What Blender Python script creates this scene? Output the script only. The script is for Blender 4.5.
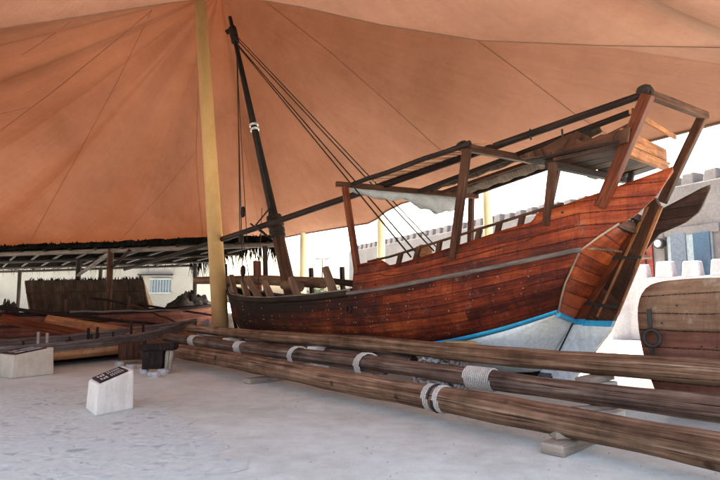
import bpy, math, random
import numpy as np
from mathutils import Vector, Matrix
from mathutils.bvhtree import BVHTree

random.seed(7)
scene = bpy.context.scene
for o in list(bpy.data.objects):
    bpy.data.objects.remove(o, do_unlink=True)
COL = scene.collection
R = math.radians

# ------------------------------------------------------------------ camera
CAMZ, FPX, PITCH = 1.6, 540.0, math.atan(62 / 540)
cam_d = bpy.data.cameras.new('camera')
cam_d.sensor_width = 36; cam_d.lens = 27.0
cam_d.clip_start = 0.05; cam_d.clip_end = 3000
cam = bpy.data.objects.new('camera', cam_d); COL.objects.link(cam)
cam.location = (0, 0, CAMZ); cam.rotation_euler = (R(90) + PITCH, 0, 0)
scene.camera = cam

# ------------------------------------------------------------------ sky and sun
SUN = Vector((-0.12, 0.52, 0.84)).normalized()
w = bpy.data.worlds.new('World'); scene.world = w; w.use_nodes = True
nt = w.node_tree
bg = nt.nodes['Background']
sky = nt.nodes.new('ShaderNodeTexSky'); sky.sky_type = 'NISHITA'; sky.sun_disc = False
sky.sun_elevation = math.asin(SUN.z); sky.sun_rotation = math.atan2(SUN.x, SUN.y)
sky.dust_density = 8.0; sky.air_density = 1.0; sky.ozone_density = 0.3
nt.links.new(sky.outputs[0], bg.inputs[0]); bg.inputs[1].default_value = 0.15
sun_d = bpy.data.lights.new('sun', 'SUN'); sun_d.energy = 3.0; sun_d.angle = R(0.5); sun_d.color = (1, .95, .87)
sun = bpy.data.objects.new('sun', sun_d); COL.objects.link(sun); sun.location = (-10, 10, 30)
sun.rotation_euler = (-SUN).to_track_quat('-Z', 'Y').to_euler()
scene.view_settings.view_transform = 'Standard'
scene.view_settings.look = 'None'
scene.view_settings.gamma = 1
scene.view_settings.use_curve_mapping = False
scene.view_settings.exposure = 2.9

# ------------------------------------------------------------------ maths helpers
CP, SP = math.cos(PITCH), math.sin(PITCH)
def ray(u, v):
    a, b = (u - 360) / FPX, (240 - v) / FPX
    return Vector((a, CP - b * SP, SP + b * CP))
def at(u, v, Y):
    d = ray(u, v)
    return Vector((0, 0, CAMZ)) + d * (Y / d.y)
def ground(u, v, z=0.0):
    d = ray(u, v)
    return Vector((0, 0, CAMZ)) + d * ((z - CAMZ) / d.z)

def interp(x, xs, ys):
    return float(np.interp(x, xs, ys))
def smooth_table(pts, n=240, win=13):
    xs = np.array([p[0] for p in pts], float); ys = np.array([p[1] for p in pts], float)
    o = np.argsort(xs); xs, ys = xs[o], ys[o]
    X = np.linspace(xs[0], xs[-1], n); Y = np.interp(X, xs, ys)
    for _ in range(2):
        P = np.pad(Y, win // 2, mode='reflect', reflect_type='odd'); Y = np.convolve(P, np.ones(win) / win, 'valid')
    Y[0], Y[-1] = ys[0], ys[-1]
    return lambda s: float(np.interp(s, X, Y))

# ------------------------------------------------------------------ mesh builder
class MB:
    def __init__(s):
        s.v = []; s.f = []; s.uv = []; s.sm = []
    def face(s, pts, uvs, smooth=False):
        b = len(s.v); s.v += [Vector(p) for p in pts]; s.f.append(list(range(b, b + len(pts))))
        s.uv.append(list(uvs)); s.sm.append(smooth)
    def grid(s, P, UV=None, smooth=True, closed=False):
        b = len(s.v); n = len(P); m = len(P[0])
        for row in P: s.v += [Vector(p) for p in row]
        for i in range(n - 1):
            for j in range(m if closed else m - 1):
                j2 = (j + 1) % m
                s.f.append([b + i * m + j, b + (i + 1) * m + j, b + (i + 1) * m + j2, b + i * m + j2])
                if UV:
                    q = UV[i][j + 1] if closed else UV[i][j2]; r = UV[i + 1][j + 1] if closed else UV[i + 1][j2]
                    s.uv.append([UV[i][j], UV[i + 1][j], r, q])
                else: s.uv.append([(i, j), (i + 1, j), (i + 1, j + 1), (i, j + 1)])
                s.sm.append(smooth)
    def tube(s, pts, rad, seg=10, caps=True, u0=None, squash=1.0):
        pts = [Vector(p) for p in pts]
        if not hasattr(rad, '__len__'): rad = [rad] * len(pts)
        u = random.uniform(0, 50) if u0 is None else u0
        v0 = random.uniform(0, 20)
        t0 = (pts[1] - pts[0]).normalized()
        ref = Vector((0, 0, 1)) if abs(t0.z) < .9 else Vector((1, 0, 0))
        n = t0.cross(ref).normalized(); P = []; UV = []
        for i, p in enumerate(pts):
            t = (pts[min(i + 1, len(pts) - 1)] - pts[max(i - 1, 0)]).normalized()
            n = (n - t * n.dot(t)).normalized(); bb = t.cross(n)
            if i: u += (p - pts[i - 1]).length
            P.append([p + (n * math.cos(2 * math.pi * k / seg) + bb * squash * math.sin(2 * math.pi * k / seg)) * rad[i] for k in range(seg)])
            UV.append([(u, v0 + 2 * math.pi * max(rad) * k / seg) for k in range(seg + 1)])
        s.grid(P, UV, True, True)
        if caps:
            for ring, fl in ((P[0], True), (P[-1], False)):
                r = ring if fl else ring[::-1]
                c = sum(r, Vector()) / seg
                s.face(r, [((p - c).x * .3 + u, (p - c).z + v0) for p in r])
    def beam(s, p0, p1, wd, ht, up=(0, 0, 1), w2=None, h2=None):
        p0, p1 = Vector(p0), Vector(p1); t = (p1 - p0); L = t.length; t = t / L
        up = Vector(up); sd = t.cross(up)
        if sd.length < 1e-4: sd = t.cross(Vector((1, 0, 0)))
        sd.normalize(); un = sd.cross(t)
        w2 = wd if w2 is None else w2; h2 = ht if h2 is None else h2
        u = random.uniform(0, 50); v = random.uniform(0, 20)
        A = [p0 + sd * a * wd / 2 + un * b * ht / 2 for a, b in ((-1, -1), (1, -1), (1, 1), (-1, 1))]
        B = [p1 + sd * a * w2 / 2 + un * b * h2 / 2 for a, b in ((-1, -1), (1, -1), (1, 1), (-1, 1))]
        per = [0, wd, wd + ht, 2 * wd + ht, 2 * (wd + ht)]
        for k in range(4):
            k2 = (k + 1) % 4
            s.face([A[k], A[k2], B[k2], B[k]], [(u, v + per[k]), (u, v + per[k + 1]), (u + L, v + per[k + 1]), (u + L, v + per[k])])
        s.face(A[::-1], [(u, v), (u + .1, v), (u + .1, v + ht), (u, v + ht)])
        s.face(B, [(u, v), (u + .1, v), (u + .1, v + ht), (u, v + ht)])
    def prism(s, outline, ax, half):
        """extrude a 3-D outline both ways along ax"""
        o = [Vector(p) for p in outline]; ax = Vector(ax).normalized() * half
        e = (o[1] - o[0]); n = len(o); u = 0
        c = sum(o, Vector()) / n
        def uvp(p): return ((p - c).dot(Vector((0, 0, 1))) + 7, (p - c).length * .5 + 3)
        s.face([p + ax for p in o], [uvp(p) for p in o]); s.face([p - ax for p in o][::-1], [uvp(p) for p in o][::-1])
        for k in range(n):
            a, b = o[k], o[(k + 1) % n]; L = (b - a).length
            s.face([a - ax, b - ax, b + ax, a + ax], [(u, 0), (u + L, 0), (u + L, 2 * half), (u, 2 * half)]); u += L
    def box(s, c, sx, sy, sz, rot=0):
        c = Vector(c); d = Vector((math.cos(rot), math.sin(rot), 0))
        s.beam(c - d * sx / 2, c + d * sx / 2, sy, sz)
    def build(s, name, mat, parent=None, origin=None, bevel=0, solid=0, merge=False, subsurf=0, offset=0):
        org = Vector(origin) if origin is not None else (parent_origin(parent) if parent else Vector())
        me = bpy.data.meshes.new(name)
        me.from_pydata([tuple(p - org) for p in s.v], [], s.f)
        ul = me.uv_layers.new(name='UVMap'); k = 0
        for poly, uvs, sm in zip(me.polygons, s.uv, s.sm):
            poly.use_smooth = sm
            for li, q in zip(poly.loop_indices, uvs): ul.data[li].uv = (q[0], q[1])
        if merge or bevel or not s.v:
            import bmesh
            bm = bmesh.new(); bm.from_mesh(me); bmesh.ops.remove_doubles(bm, verts=bm.verts, dist=1e-4)
            bmesh.ops.recalc_face_normals(bm, faces=bm.faces)
            bm.to_mesh(me); bm.free()
        ob = bpy.data.objects.new(name, me); COL.objects.link(ob)
        me.materials.append(mat)
        if parent: ob.parent = parent
        else: ob.location = org
        if solid:
            m = ob.modifiers.new('solid', 'SOLIDIFY'); m.thickness = solid; m.offset = offset
        if bevel:
            m = ob.modifiers.new('bevel', 'BEVEL'); m.width = bevel; m.segments = 2; m.limit_method = 'ANGLE'; m.angle_limit = R(40)
        if subsurf:
            m = ob.modifiers.new('sub', 'SUBSURF'); m.levels = subsurf; m.render_levels = subsurf
        return ob

def parent_origin(p):
    v = Vector(p.location)
    while p.parent: p = p.parent; v = v + Vector(p.location)
    return v
def tag(o, label=None, cat=None, group=None, kind=None):
    if label: o['label'] = label
    if cat: o['category'] = cat
    if group: o['group'] = group
    if kind: o['kind'] = kind
    return o
def thing(name, loc, label, cat, group=None):
    o = bpy.data.objects.new(name, None); COL.objects.link(o); o.location = loc
    o.empty_display_size = .3
    return tag(o, label, cat, group)
def one(name, mat, parent, fn, *a, bevel=0, **k):
    m = MB(); getattr(m, fn)(*a, **k); return m.build(name, mat, parent, bevel=bevel)

# ------------------------------------------------------------------ materials
def mk(name):
    m = bpy.data.materials.new(name); m.use_nodes = True
    n = m.node_tree.nodes; b = n['Principled BSDF']
    return m, m.node_tree, b
def N(nt, typ, **kw):
    n = nt.nodes.new(typ)
    for k, v in kw.items():
        if k.startswith('i_'):
            key = k[2:]; key = int(key) if key.isdigit() else key.replace('_', ' ')
            n.inputs[key].default_value = v
        else: setattr(n, k, v)
    return n
def L(nt, a, ao, b, bi): nt.links.new(a.outputs[ao], b.inputs[bi])
def ramp(nt, stops):
    r = nt.nodes.new('ShaderNodeValToRGB'); e = r.color_ramp.elements
    while len(e) < len(stops): e.new(.5)
    for el, (p, c) in zip(e, stops):
        el.position = p; el.color = (*c, 1) if len(c) == 3 else c
    return r
def mixc(nt, a, ao, b, bo, fac=None, fo=0, mode='MIX', f=1.0):
    m = nt.nodes.new('ShaderNodeMix'); m.data_type = 'RGBA'; m.blend_type = mode; m.clamp_factor = True
    m.inputs[0].default_value = f
    if fac is not None: nt.links.new(fac.outputs[fo], m.inputs[0])
    for x, xo, i in ((a, ao, 6), (b, bo, 7)):
        if isinstance(x, tuple): m.inputs[i].default_value = (*x, 1)
        else: nt.links.new(x.outputs[xo], m.inputs[i])
    return m
def math_(nt, op, a, b=None, ao=0, bo=0):
    m = nt.nodes.new('ShaderNodeMath'); m.operation = op
    for i, (x, xo) in enumerate(((a, ao), (b, bo))):
        if x is None: continue
        if isinstance(x, (int, float)): m.inputs[i].default_value = x
        else: nt.links.new(x.outputs[xo], m.inputs[i])
    return m

def wood(name, stops, su=1.2, sv=22, rough=.7, bump=.5, crack=.6, vary=.35, blotch=None, spec=.12, knots=False):
    m, nt, b = mk(name)
    uv = N(nt, 'ShaderNodeUVMap'); mp = N(nt, 'ShaderNodeMapping'); mp.inputs['Scale'].default_value = (su, sv, 1)
    L(nt, uv, 0, mp, 0)
    oi = N(nt, 'ShaderNodeObjectInfo')
    add = N(nt, 'ShaderNodeVectorMath', operation='ADD'); L(nt, mp, 0, add, 0)
    sc = N(nt, 'ShaderNodeMath', operation='MULTIPLY'); L(nt, oi, 'Random', sc, 0); sc.inputs[1].default_value = 37
    L(nt, sc, 0, add, 1)
    n1 = N(nt, 'ShaderNodeTexNoise', i_Scale=1.0, i_Detail=8.0, i_Roughness=.65); n1.inputs['Distortion'].default_value = .3
    L(nt, add, 0, n1, 0)
    r = ramp(nt, stops); L(nt, n1, 0, r, 0)
    tc = N(nt, 'ShaderNodeTexCoord')
    n2 = N(nt, 'ShaderNodeTexNoise', i_Scale=1.7, i_Detail=5.0, i_Roughness=.6); L(nt, tc, 'Object', n2, 0)
    r2 = ramp(nt, [(.3, (1 - vary,) * 3), (.7, (1 + vary,) * 3)]); L(nt, n2, 0, r2, 0)
    c = mixc(nt, r, 0, r2, 0, mode='MULTIPLY')
    if blotch:
        n4 = N(nt, 'ShaderNodeTexNoise', i_Scale=2.6, i_Detail=9.0, i_Roughness=.75); L(nt, tc, 'Object', n4, 0)
        r4 = ramp(nt, [(.52, (0, 0, 0)), (.62, (1, 1, 1))]); L(nt, n4, 0, r4, 0)
        c = mixc(nt, c, 2, blotch, 0, r4, 0)
    mp2 = N(nt, 'ShaderNodeMapping'); mp2.inputs['Scale'].default_value = (su * 1.4, sv * 2.2, 1); L(nt, uv, 0, mp2, 0)
    n3 = N(nt, 'ShaderNodeTexNoise', i_Scale=1.0, i_Detail=4.0, i_Roughness=.5); L(nt, mp2, 0, n3, 0)
    r3 = ramp(nt, [(.33, (1 - crack,) * 3), (.385, (1, 1, 1))]); L(nt, n3, 0, r3, 0)
    c = mixc(nt, c, 2, r3, 0, mode='MULTIPLY')
    if knots:
        mp4 = N(nt, 'ShaderNodeMapping'); mp4.inputs['Scale'].default_value = (.35, 46, 1); L(nt, add, 0, mp4, 0); mp4.inputs['Scale'].default_value = (.5, 2.6, 1)
        n5 = N(nt, 'ShaderNodeTexNoise', i_Scale=1.0, i_Detail=3.0, i_Roughness=.4); n5.inputs['Distortion'].default_value = .15; L(nt, mp4, 0, n5, 0)
        r5 = ramp(nt, [(.445, (1, 1, 1)), (.468, (.16, .15, .14)), (.482, (.16, .15, .14)), (.50, (1, 1, 1))]); L(nt, n5, 0, r5, 0)
        c = mixc(nt, c, 2, r5, 0, mode='MULTIPLY', f=.75)
        vk = N(nt, 'ShaderNodeTexVoronoi', feature='F1', i_Scale=1.9); L(nt, tc, 'Object', vk, 0)
        r6 = ramp(nt, [(.03, (.22, .2, .18)), (.085, (.55, .52, .5)), (.12, (1, 1, 1))]); L(nt, vk, 0, r6, 0)
        c = mixc(nt, c, 2, r6, 0, mode='MULTIPLY')
    L(nt, c, 2, b, 'Base Color')
    b.inputs['Roughness'].default_value = rough; b.inputs['Specular IOR Level'].default_value = spec
    bp = N(nt, 'ShaderNodeBump', i_Strength=bump, i_Distance=.02)
    h = mixc(nt, n1, 0, r3, 0, mode='MULTIPLY'); L(nt, h, 2, bp, 'Height'); L(nt, bp, 0, b, 'Normal')
    return m

def planks(name, cols, pw=.17, pl=2.6, rough=.45, seam=(.012, .006, .004), grain=.5, black=None, fade=None, spec=.18, seamw=.06, streak=.08, contrast=1.3, lift=.03):
    m, nt, b = mk(name)
    uv = N(nt, 'ShaderNodeUVMap'); sx = N(nt, 'ShaderNodeSeparateXYZ'); L(nt, uv, 0, sx, 0)
    # wobble the seams slightly
    nw = N(nt, 'ShaderNodeTexNoise', i_Scale=.8, i_Detail=2.0); L(nt, uv, 0, nw, 0)
    wob = math_(nt, 'MULTIPLY', math_(nt, 'SUBTRACT', nw, .5), .05)
    v = math_(nt, 'DIVIDE', math_(nt, 'ADD', sx, wob, ao=1), pw)
    row = math_(nt, 'FLOOR', v); fr = math_(nt, 'FRACT', v)
    off = math_(nt, 'MULTIPLY', row, 1.37)
    uu = math_(nt, 'DIVIDE', math_(nt, 'ADD', sx, off, ao=0), pl)
    idx = math_(nt, 'FLOOR', uu); fu = math_(nt, 'FRACT', uu)
    cb = N(nt, 'ShaderNodeCombineXYZ'); L(nt, row, 0, cb, 0); L(nt, idx, 0, cb, 1)
    wn = N(nt, 'ShaderNodeTexWhiteNoise', noise_dimensions='3D'); L(nt, cb, 0, wn, 0)
    mp = N(nt, 'ShaderNodeMapping'); mp.inputs['Scale'].default_value = (1.3, 16, 1); L(nt, uv, 0, mp, 0)
    ad = N(nt, 'ShaderNodeVectorMath', operation='ADD'); L(nt, mp, 0, ad, 0); L(nt, wn, 1, ad, 1)
    n1 = N(nt, 'ShaderNodeTexNoise', i_Scale=1.0, i_Detail=9.0, i_Roughness=.7); L(nt, ad, 0, n1, 0)
    tc = N(nt, 'ShaderNodeTexCoord')
    n2 = N(nt, 'ShaderNodeTexNoise', i_Scale=1.1, i_Detail=6.0, i_Roughness=.65); L(nt, tc, 'Object', n2, 0)
    t = math_(nt, 'ADD', math_(nt, 'MULTIPLY', wn, .17), math_(nt, 'MULTIPLY', n1, .50))
    t = math_(nt, 'ADD', t, math_(nt, 'MULTIPLY', n2, .55))
    t = math_(nt, 'SUBTRACT', t, .12)
    mps = N(nt, 'ShaderNodeMapping'); mps.inputs['Scale'].default_value = (11, 1.1, 1); L(nt, uv, 0, mps, 0)
    ns = N(nt, 'ShaderNodeTexNoise', i_Scale=1.0, i_Detail=7.0, i_Roughness=.7); L(nt, mps, 0, ns, 0)
    stk = N(nt, 'ShaderNodeMapRange'); stk.inputs[1].default_value = .50; stk.inputs[2].default_value = .72; stk.inputs[4].default_value = streak; L(nt, ns, 0, stk, 0)
    t = math_(nt, 'SUBTRACT', t, stk)
    nsp = N(nt, 'ShaderNodeTexNoise', i_Scale=34, i_Detail=5.0, i_Roughness=.7); L(nt, tc, 'Object', nsp, 0)
    spk = N(nt, 'ShaderNodeMapRange'); spk.inputs[1].default_value = .60; spk.inputs[2].default_value = .74; spk.inputs[4].default_value = .22; L(nt, nsp, 0, spk, 0)
    t = math_(nt, 'SUBTRACT', t, spk)
    t = math_(nt, 'ADD', math_(nt, 'MULTIPLY', math_(nt, 'SUBTRACT', t, .45), contrast), .45 + lift)
    r = ramp(nt, cols); L(nt, t, 0, r, 0); c = r; co = 0
    if fade:
        n4 = N(nt, 'ShaderNodeTexNoise', i_Scale=3.1, i_Detail=10.0, i_Roughness=.8); L(nt, tc, 'Object', n4, 0)
        r4 = ramp(nt, [(.56, (0, 0, 0)), (.68, (.8, .8, .8))]); L(nt, n4, 0, r4, 0)
        c = mixc(nt, c, co, fade, 0, r4, 0); co = 2
    if black:       # tarred strakes below the rail from u0 forward; planking also darker towards the bow
        v0, v1, u0 = black
        a = math_(nt, 'GREATER_THAN', sx, v0, ao=1)
        k = N(nt, 'ShaderNodeMapRange'); k.inputs[1].default_value = u0; k.inputs[2].default_value = u0 + 2.5; L(nt, sx, 0, k, 0)
        tn = N(nt, 'ShaderNodeMapRange'); tn.inputs[1].default_value = v0 - .09; tn.inputs[2].default_value = v0 + .05; L(nt, math_(nt, 'ADD', sx, math_(nt, 'MULTIPLY', n1, .15), ao=1), 0, tn, 0)
        f = math_(nt, 'MULTIPLY', math_(nt, 'MULTIPLY', tn, k), .9)
        c = mixc(nt, c, co, (.012, .009, .008), 0, f, 0); co = 2
        k2 = N(nt, 'ShaderNodeMapRange'); k2.inputs[1].default_value = 5.0; k2.inputs[2].default_value = 9.5; k2.inputs[4].default_value = .98; L(nt, sx, 0, k2, 0)
        f2 = math_(nt, 'MULTIPLY', k2, math_(nt, 'SUBTRACT', 1.35, n2))
        c = mixc(nt, c, co, (.014, .008, .006), 0, f2, 0)
    ed = math_(nt, 'MINIMUM', fr, math_(nt, 'SUBTRACT', 1.0, fr))
    e2 = math_(nt, 'ADD', math_(nt, 'MULTIPLY', math_(nt, 'MINIMUM', fu, math_(nt, 'SUBTRACT', 1.0, fu)), pl / pw), seamw * .45)
    ee = math_(nt, 'MINIMUM', ed, e2)
    sm = N(nt, 'ShaderNodeMapRange'); sm.inputs[1].default_value = seamw * .3; sm.inputs[2].default_value = seamw * 1.15; L(nt, math_(nt, 'ADD', ee, math_(nt, 'MULTIPLY', math_(nt, 'SUBTRACT', nsp, .40), seamw * 3.4)), 0, sm, 0)
    c = mixc(nt, seam, 0, c, co, sm, 0); co = 2
    L(nt, c, co, b, 'Base Color')
    b.inputs['Roughness'].default_value = rough; b.inputs['Specular IOR Level'].default_value = spec
    rr = N(nt, 'ShaderNodeMapRange'); rr.inputs[3].default_value = rough - .12; rr.inputs[4].default_value = rough + .25; L(nt, n2, 0, rr, 0); rr.inputs[3].default_value = rough; L(nt, rr, 0, b, 'Roughness')
    hh = math_(nt, 'ADD', math_(nt, 'MULTIPLY', n1, grain), math_(nt, 'MULTIPLY', sm, .8))
    hh = math_(nt, 'ADD', hh, math_(nt, 'MULTIPLY', wn, .35))
    bp = N(nt, 'ShaderNodeBump', i_Strength=.7, i_Distance=.02); L(nt, hh, 0, bp, 'Height'); L(nt, bp, 0, b, 'Normal')
    return m

def rough_mat(name, c1, c2, scale=3, rough=.85, bump=.3, fine=40, stain=None, dist=.02):
    m, nt, b = mk(name)
    tc = N(nt, 'ShaderNodeTexCoord')
    n1 = N(nt, 'ShaderNodeTexNoise', i_Scale=scale, i_Detail=8.0, i_Roughness=.65); L(nt, tc, 'Object', n1, 0)
    r = ramp(nt, [(.3, c1), (.7, c2)]); L(nt, n1, 0, r, 0); c, co = r, 0
    n2 = N(nt, 'ShaderNodeTexNoise', i_Scale=fine, i_Detail=4.0); L(nt, tc, 'Object', n2, 0)
    r2 = ramp(nt, [(.3, (.85,) * 3), (.7, (1.1,) * 3)]); L(nt, n2, 0, r2, 0)
    c = mixc(nt, c, co, r2, 0, mode='MULTIPLY')
    if stain:
        mp = N(nt, 'ShaderNodeMapping'); mp.inputs['Scale'].default_value = (3, 3, .4); L(nt, tc, 'Object', mp, 0)
        n3 = N(nt, 'ShaderNodeTexNoise', i_Scale=1.0, i_Detail=6.0, i_Roughness=.7); L(nt, mp, 0, n3, 0)
        r3 = ramp(nt, [(.5, (0, 0, 0)), (.75, (.7, .7, .7))]); L(nt, n3, 0, r3, 0)
        c = mixc(nt, c, 2, stain, 0, r3, 0)
    L(nt, c, 2, b, 'Base Color'); b.inputs['Roughness'].default_value = rough; b.inputs['Specular IOR Level'].default_value = .2
    bp = N(nt, 'ShaderNodeBump', i_Strength=bump, i_Distance=dist)
    h = math_(nt, 'ADD', n1, math_(nt, 'MULTIPLY', n2, .4)); L(nt, h, 0, bp, 'Height'); L(nt, bp, 0, b, 'Normal')
    return m
def plain(name, c, rough=.6, metal=0, spec=.4):
    m, nt, b = mk(name); b.inputs['Base Color'].default_value = (*c, 1); b.inputs['Roughness'].default_value = rough
    b.inputs['Metallic'].default_value = metal; b.inputs['Specular IOR Level'].default_value = spec
    tc = N(nt, 'ShaderNodeTexCoord'); n1 = N(nt, 'ShaderNodeTexNoise', i_Scale=9.0, i_Detail=6.0); L(nt, tc, 'Object', n1, 0)
    r = ramp(nt, [(.3, tuple(x * .75 for x in c)), (.7, tuple(min(1, x * 1.15) for x in c))]); L(nt, n1, 0, r, 0); L(nt, r, 0, b, 'Base Color')
    return m

M = {}
HULLC = [(.24, (.010, .003, .0025)), (.42, (.048, .008, .004)), (.57, (.14, .020, .006)), (.82, (.36, .078, .020))]
M['hull'] = planks('hull_wood', HULLC, pw=.19, pl=6.2, rough=.6, black=(1.06, 1.5, 6.5), fade=(.23, .10, .062))
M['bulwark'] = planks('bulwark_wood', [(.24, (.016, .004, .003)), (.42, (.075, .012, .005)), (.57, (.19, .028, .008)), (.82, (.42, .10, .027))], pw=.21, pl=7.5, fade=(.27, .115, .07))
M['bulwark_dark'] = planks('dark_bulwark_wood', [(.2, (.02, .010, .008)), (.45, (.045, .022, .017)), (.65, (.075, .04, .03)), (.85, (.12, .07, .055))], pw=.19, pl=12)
M['transom'] = planks('transom_wood', [(.24, (.03, .008, .004)), (.42, (.20, .032, .009)), (.58, (.40, .075, .018)), (.82, (.55, .20, .07))], pw=.24, pl=9, fade=(.36, .16, .085))
M['white_hull'] = rough_mat('white_bottom_paint', (.80, .83, .80), (.90, .92, .89), scale=1.2, rough=.6, bump=.15, fine=14, stain=(.55, .53, .48))
M['blue'] = rough_mat('blue_paint', (.02, .27, .50), (.06, .44, .68), scale=5, rough=.5, bump=.15)
M['grey_rail'] = wood('weathered_grey_rail', [(.3, (.06, .045, .038)), (.55, (.17, .13, .115)), (.8, (.30, .25, .23))], vary=.3)
M['dark_rail'] = wood('tarred_wood', [(.3, (.012, .009, .007)), (.6, (.035, .024, .018)), (.85, (.075, .052, .038))], vary=.3)
M['red_wood'] = wood('oiled_red_wood', [(.3, (.045, .010, .005)), (.55, (.115, .027, .010)), (.8, (.25, .08, .03))], vary=.35, rough=.5)
M['brown_wood'] = wood('brown_wood', [(.3, (.022, .009, .005)), (.55, (.065, .026, .014)), (.8, (.15, .072, .04))], vary=.35)
M['dark_wood'] = wood('dark_wood', [(.3, (.008, .005, .005)), (.55, (.024, .014, .012)), (.8, (.06, .037, .028))], vary=.35)
M['orange_wood'] = wood('bare_orange_wood', [(.3, (.16, .05, .02)), (.55, (.33, .13, .05)), (.8, (.50, .25, .12))], vary=.3, blotch=(.16, .08, .045))
M['log'] = wood('log_wood', [(.28, (.05, .026, .016)), (.42, (.14, .070, .038)), (.56, (.25, .142, .085)), (.78, (.44, .30, .20))], su=.6, sv=15, vary=.5, crack=.75, bump=1.0, knots=True)
M['log_dark'] = wood('dark_log_wood', [(.28, (.03, .017, .011)), (.44, (.11, .06, .039)), (.58, (.21, .135, .095)), (.8, (.44, .335, .26))], su=.55, sv=17, vary=.5, crack=.8, bump=1.0, knots=True)
M['pale_wood'] = wood('pale_block_wood', [(.3, (.22, .16, .11)), (.55, (.38, .30, .23)), (.8, (.55, .48, .40))], vary=.25, crack=.5)
M['yellow_wood'] = wood('new_yellow_wood', [(.3, (.42, .24, .07)), (.6, (.58, .36, .13)), (.8, (.66, .45, .2))], vary=.15, crack=.3)
M['tan_wood'] = wood('tan_wood', [(.3, (.07, .035, .02)), (.55, (.17, .095, .058)), (.8, (.30, .20, .135))], vary=.35)
M['mast'] = wood('black_mast_paint', [(.3, (.008, .007, .007)), (.6, (.016, .013, .012)), (.85, (.05, .035, .028))], vary=.3, rough=.5)
M['rope'] = wood('dark_rope', [(.3, (.012, .008, .007)), (.6, (.03, .02, .016)), (.85, (.07, .05, .04))], su=40, sv=40, crack=.3)
M['pale_rope'] = wood('pale_cord', [(.3, (.40, .34, .28)), (.6, (.58, .52, .45)), (.85, (.68, .62, .56))], su=45, sv=3, crack=.35, vary=.2)
M['black_rope'] = plain('black_cord', (.02, .02, .022), .8)
M['nail'] = plain('nail_rust', (.27, .15, .085), .7)
M['iron'] = plain('rusty_iron', (.03, .024, .022), .6, .4)
M['cloth'] = rough_mat('grey_cloth', (.27, .27, .28), (.38, .38, .39), scale=4, rough=.9, bump=.3)
M['pole'] = rough_mat('yellow_paint', (.36, .205, .078), (.43, .265, .112), scale=1.2, rough=.55, bump=.05, stain=(.36, .22, .10))
M['cream_pole'] = rough_mat('cream_paint', (.55, .47, .28), (.66, .58, .38), scale=1.2, rough=.6, bump=.05)
M['plaster'] = rough_mat('adobe_plaster', (.105, .092, .087), (.15, .132, .126), scale=.9, bump=.5, fine=9, stain=(.11, .095, .09), dist=.06)
M['white_plaster'] = rough_mat('white_plaster', (.235, .21, .216), (.30, .275, .282), scale=1.1, bump=.4, fine=10, stain=(.34, .29, .31), dist=.05)
M['building'] = rough_mat('cream_render', (.19, .168, .14), (.235, .212, .18), scale=.6, bump=.2, fine=12)
M['plinth'] = rough_mat('plinth_plaster', (.70, .62, .52), (.84, .76, .65), scale=5, bump=.3, fine=130, stain=(.42, .32, .26))
M['plinth_tan'] = rough_mat('tan_plinth_plaster', (.50, .41, .30), (.64, .54, .42), scale=5, bump=.3, fine=130, stain=(.33, .25, .18))
M['plaque'] = plain('dark_plaque', (.012, .009, .009), .65)
M['plaque_text'] = plain('plaque_lettering', (.62, .58, .55), .5)
M['stone'] = rough_mat('pale_stone', (.34, .31, .28), (.58, .54, .5), scale=6, bump=.6, fine=30)
M['seam'] = plain('seam_cord', (.085, .045, .030), .9)
M['net'] = rough_mat('dark_netting', (.03, .025, .022), (.14, .105, .08), scale=9, bump=1.0, fine=50, rough=.95, dist=.06)
M['rubble'] = rough_mat('rubble', (.12, .08, .06), (.46, .38, .32), scale=14, bump=.8, fine=50)
M['thatch'] = wood('palm_thatch', [(.3, (.002, .002, .002)), (.55, (.007, .0065, .006)), (.8, (.022, .019, .015))], su=8, sv=30, vary=.4, rough=1.0, spec=.0)
M['mat'] = wood('palm_matting', [(.3, (.022, .014, .010)), (.55, (.065, .042, .030)), (.8, (.15, .10, .075))], su=1.2, sv=40, vary=.35, rough=.95, bump=.9)
M['mat_tan'] = wood('tan_matting', [(.3, (.16, .10, .055)), (.55, (.30, .19, .11)), (.8, (.42, .29, .18))], su=1.2, sv=30, vary=.3, rough=.95)
M['glass'] = plain('blue_glass', (.022, .055, .095), .08, 0, .8)
M['curtain'] = plain('pale_glass', (.085, .10, .125), .15, 0, .7)
M['white_frame'] = plain('white_frame', (.20, .235, .24), .5)
M['red_door'] = wood('red_door_paint', [(.3, (.10, .02, .015)), (.6, (.17, .035, .025)), (.8, (.22, .06, .04))], su=2, sv=8)
M['lamp_glass'] = plain('lamp_glass', (.35, .35, .36), .2)
M['leaf'] = plain('leaf', (.05, .075, .03), .7)
M['boat_planks'] = planks('weathered_boat_planks', [(.2, (.055, .026, .014)), (.45, (.14, .073, .042)), (.65, (.225, .132, .083)), (.85, (.34, .23, .16))], pw=.24, pl=40, rough=.7, fade=(.30, .24, .20), seamw=.05)
M['boat_red'] = planks('red_boat_planks', [(.2, (.06, .022, .014)), (.45, (.14, .055, .034)), (.65, (.21, .095, .062)), (.85, (.32, .18, .13))], pw=.24, pl=40, rough=.75, seamw=.05)
M['low_boat'] = planks('low_boat_planks', [(.2, (.16, .055, .022)), (.4, (.36, .15, .06)), (.6, (.52, .26, .12)), (.85, (.62, .40, .24))], pw=.22, pl=3, rough=.6, fade=(.16, .085, .05), seam=(.04, .02, .012))
M['low_grey'] = planks('low_boat_grey_planks', [(.2, (.05, .034, .026)), (.45, (.13, .095, .075)), (.65, (.22, .17, .14)), (.85, (.34, .28, .24))], pw=.14, pl=3, rough=.75)
M['far_boat'] = planks('far_boat_planks', [(.2, (.06, .018, .012)), (.45, (.16, .05, .032)), (.65, (.24, .085, .055)), (.85, (.33, .15, .10))], pw=.18, pl=3, rough=.6)

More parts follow.
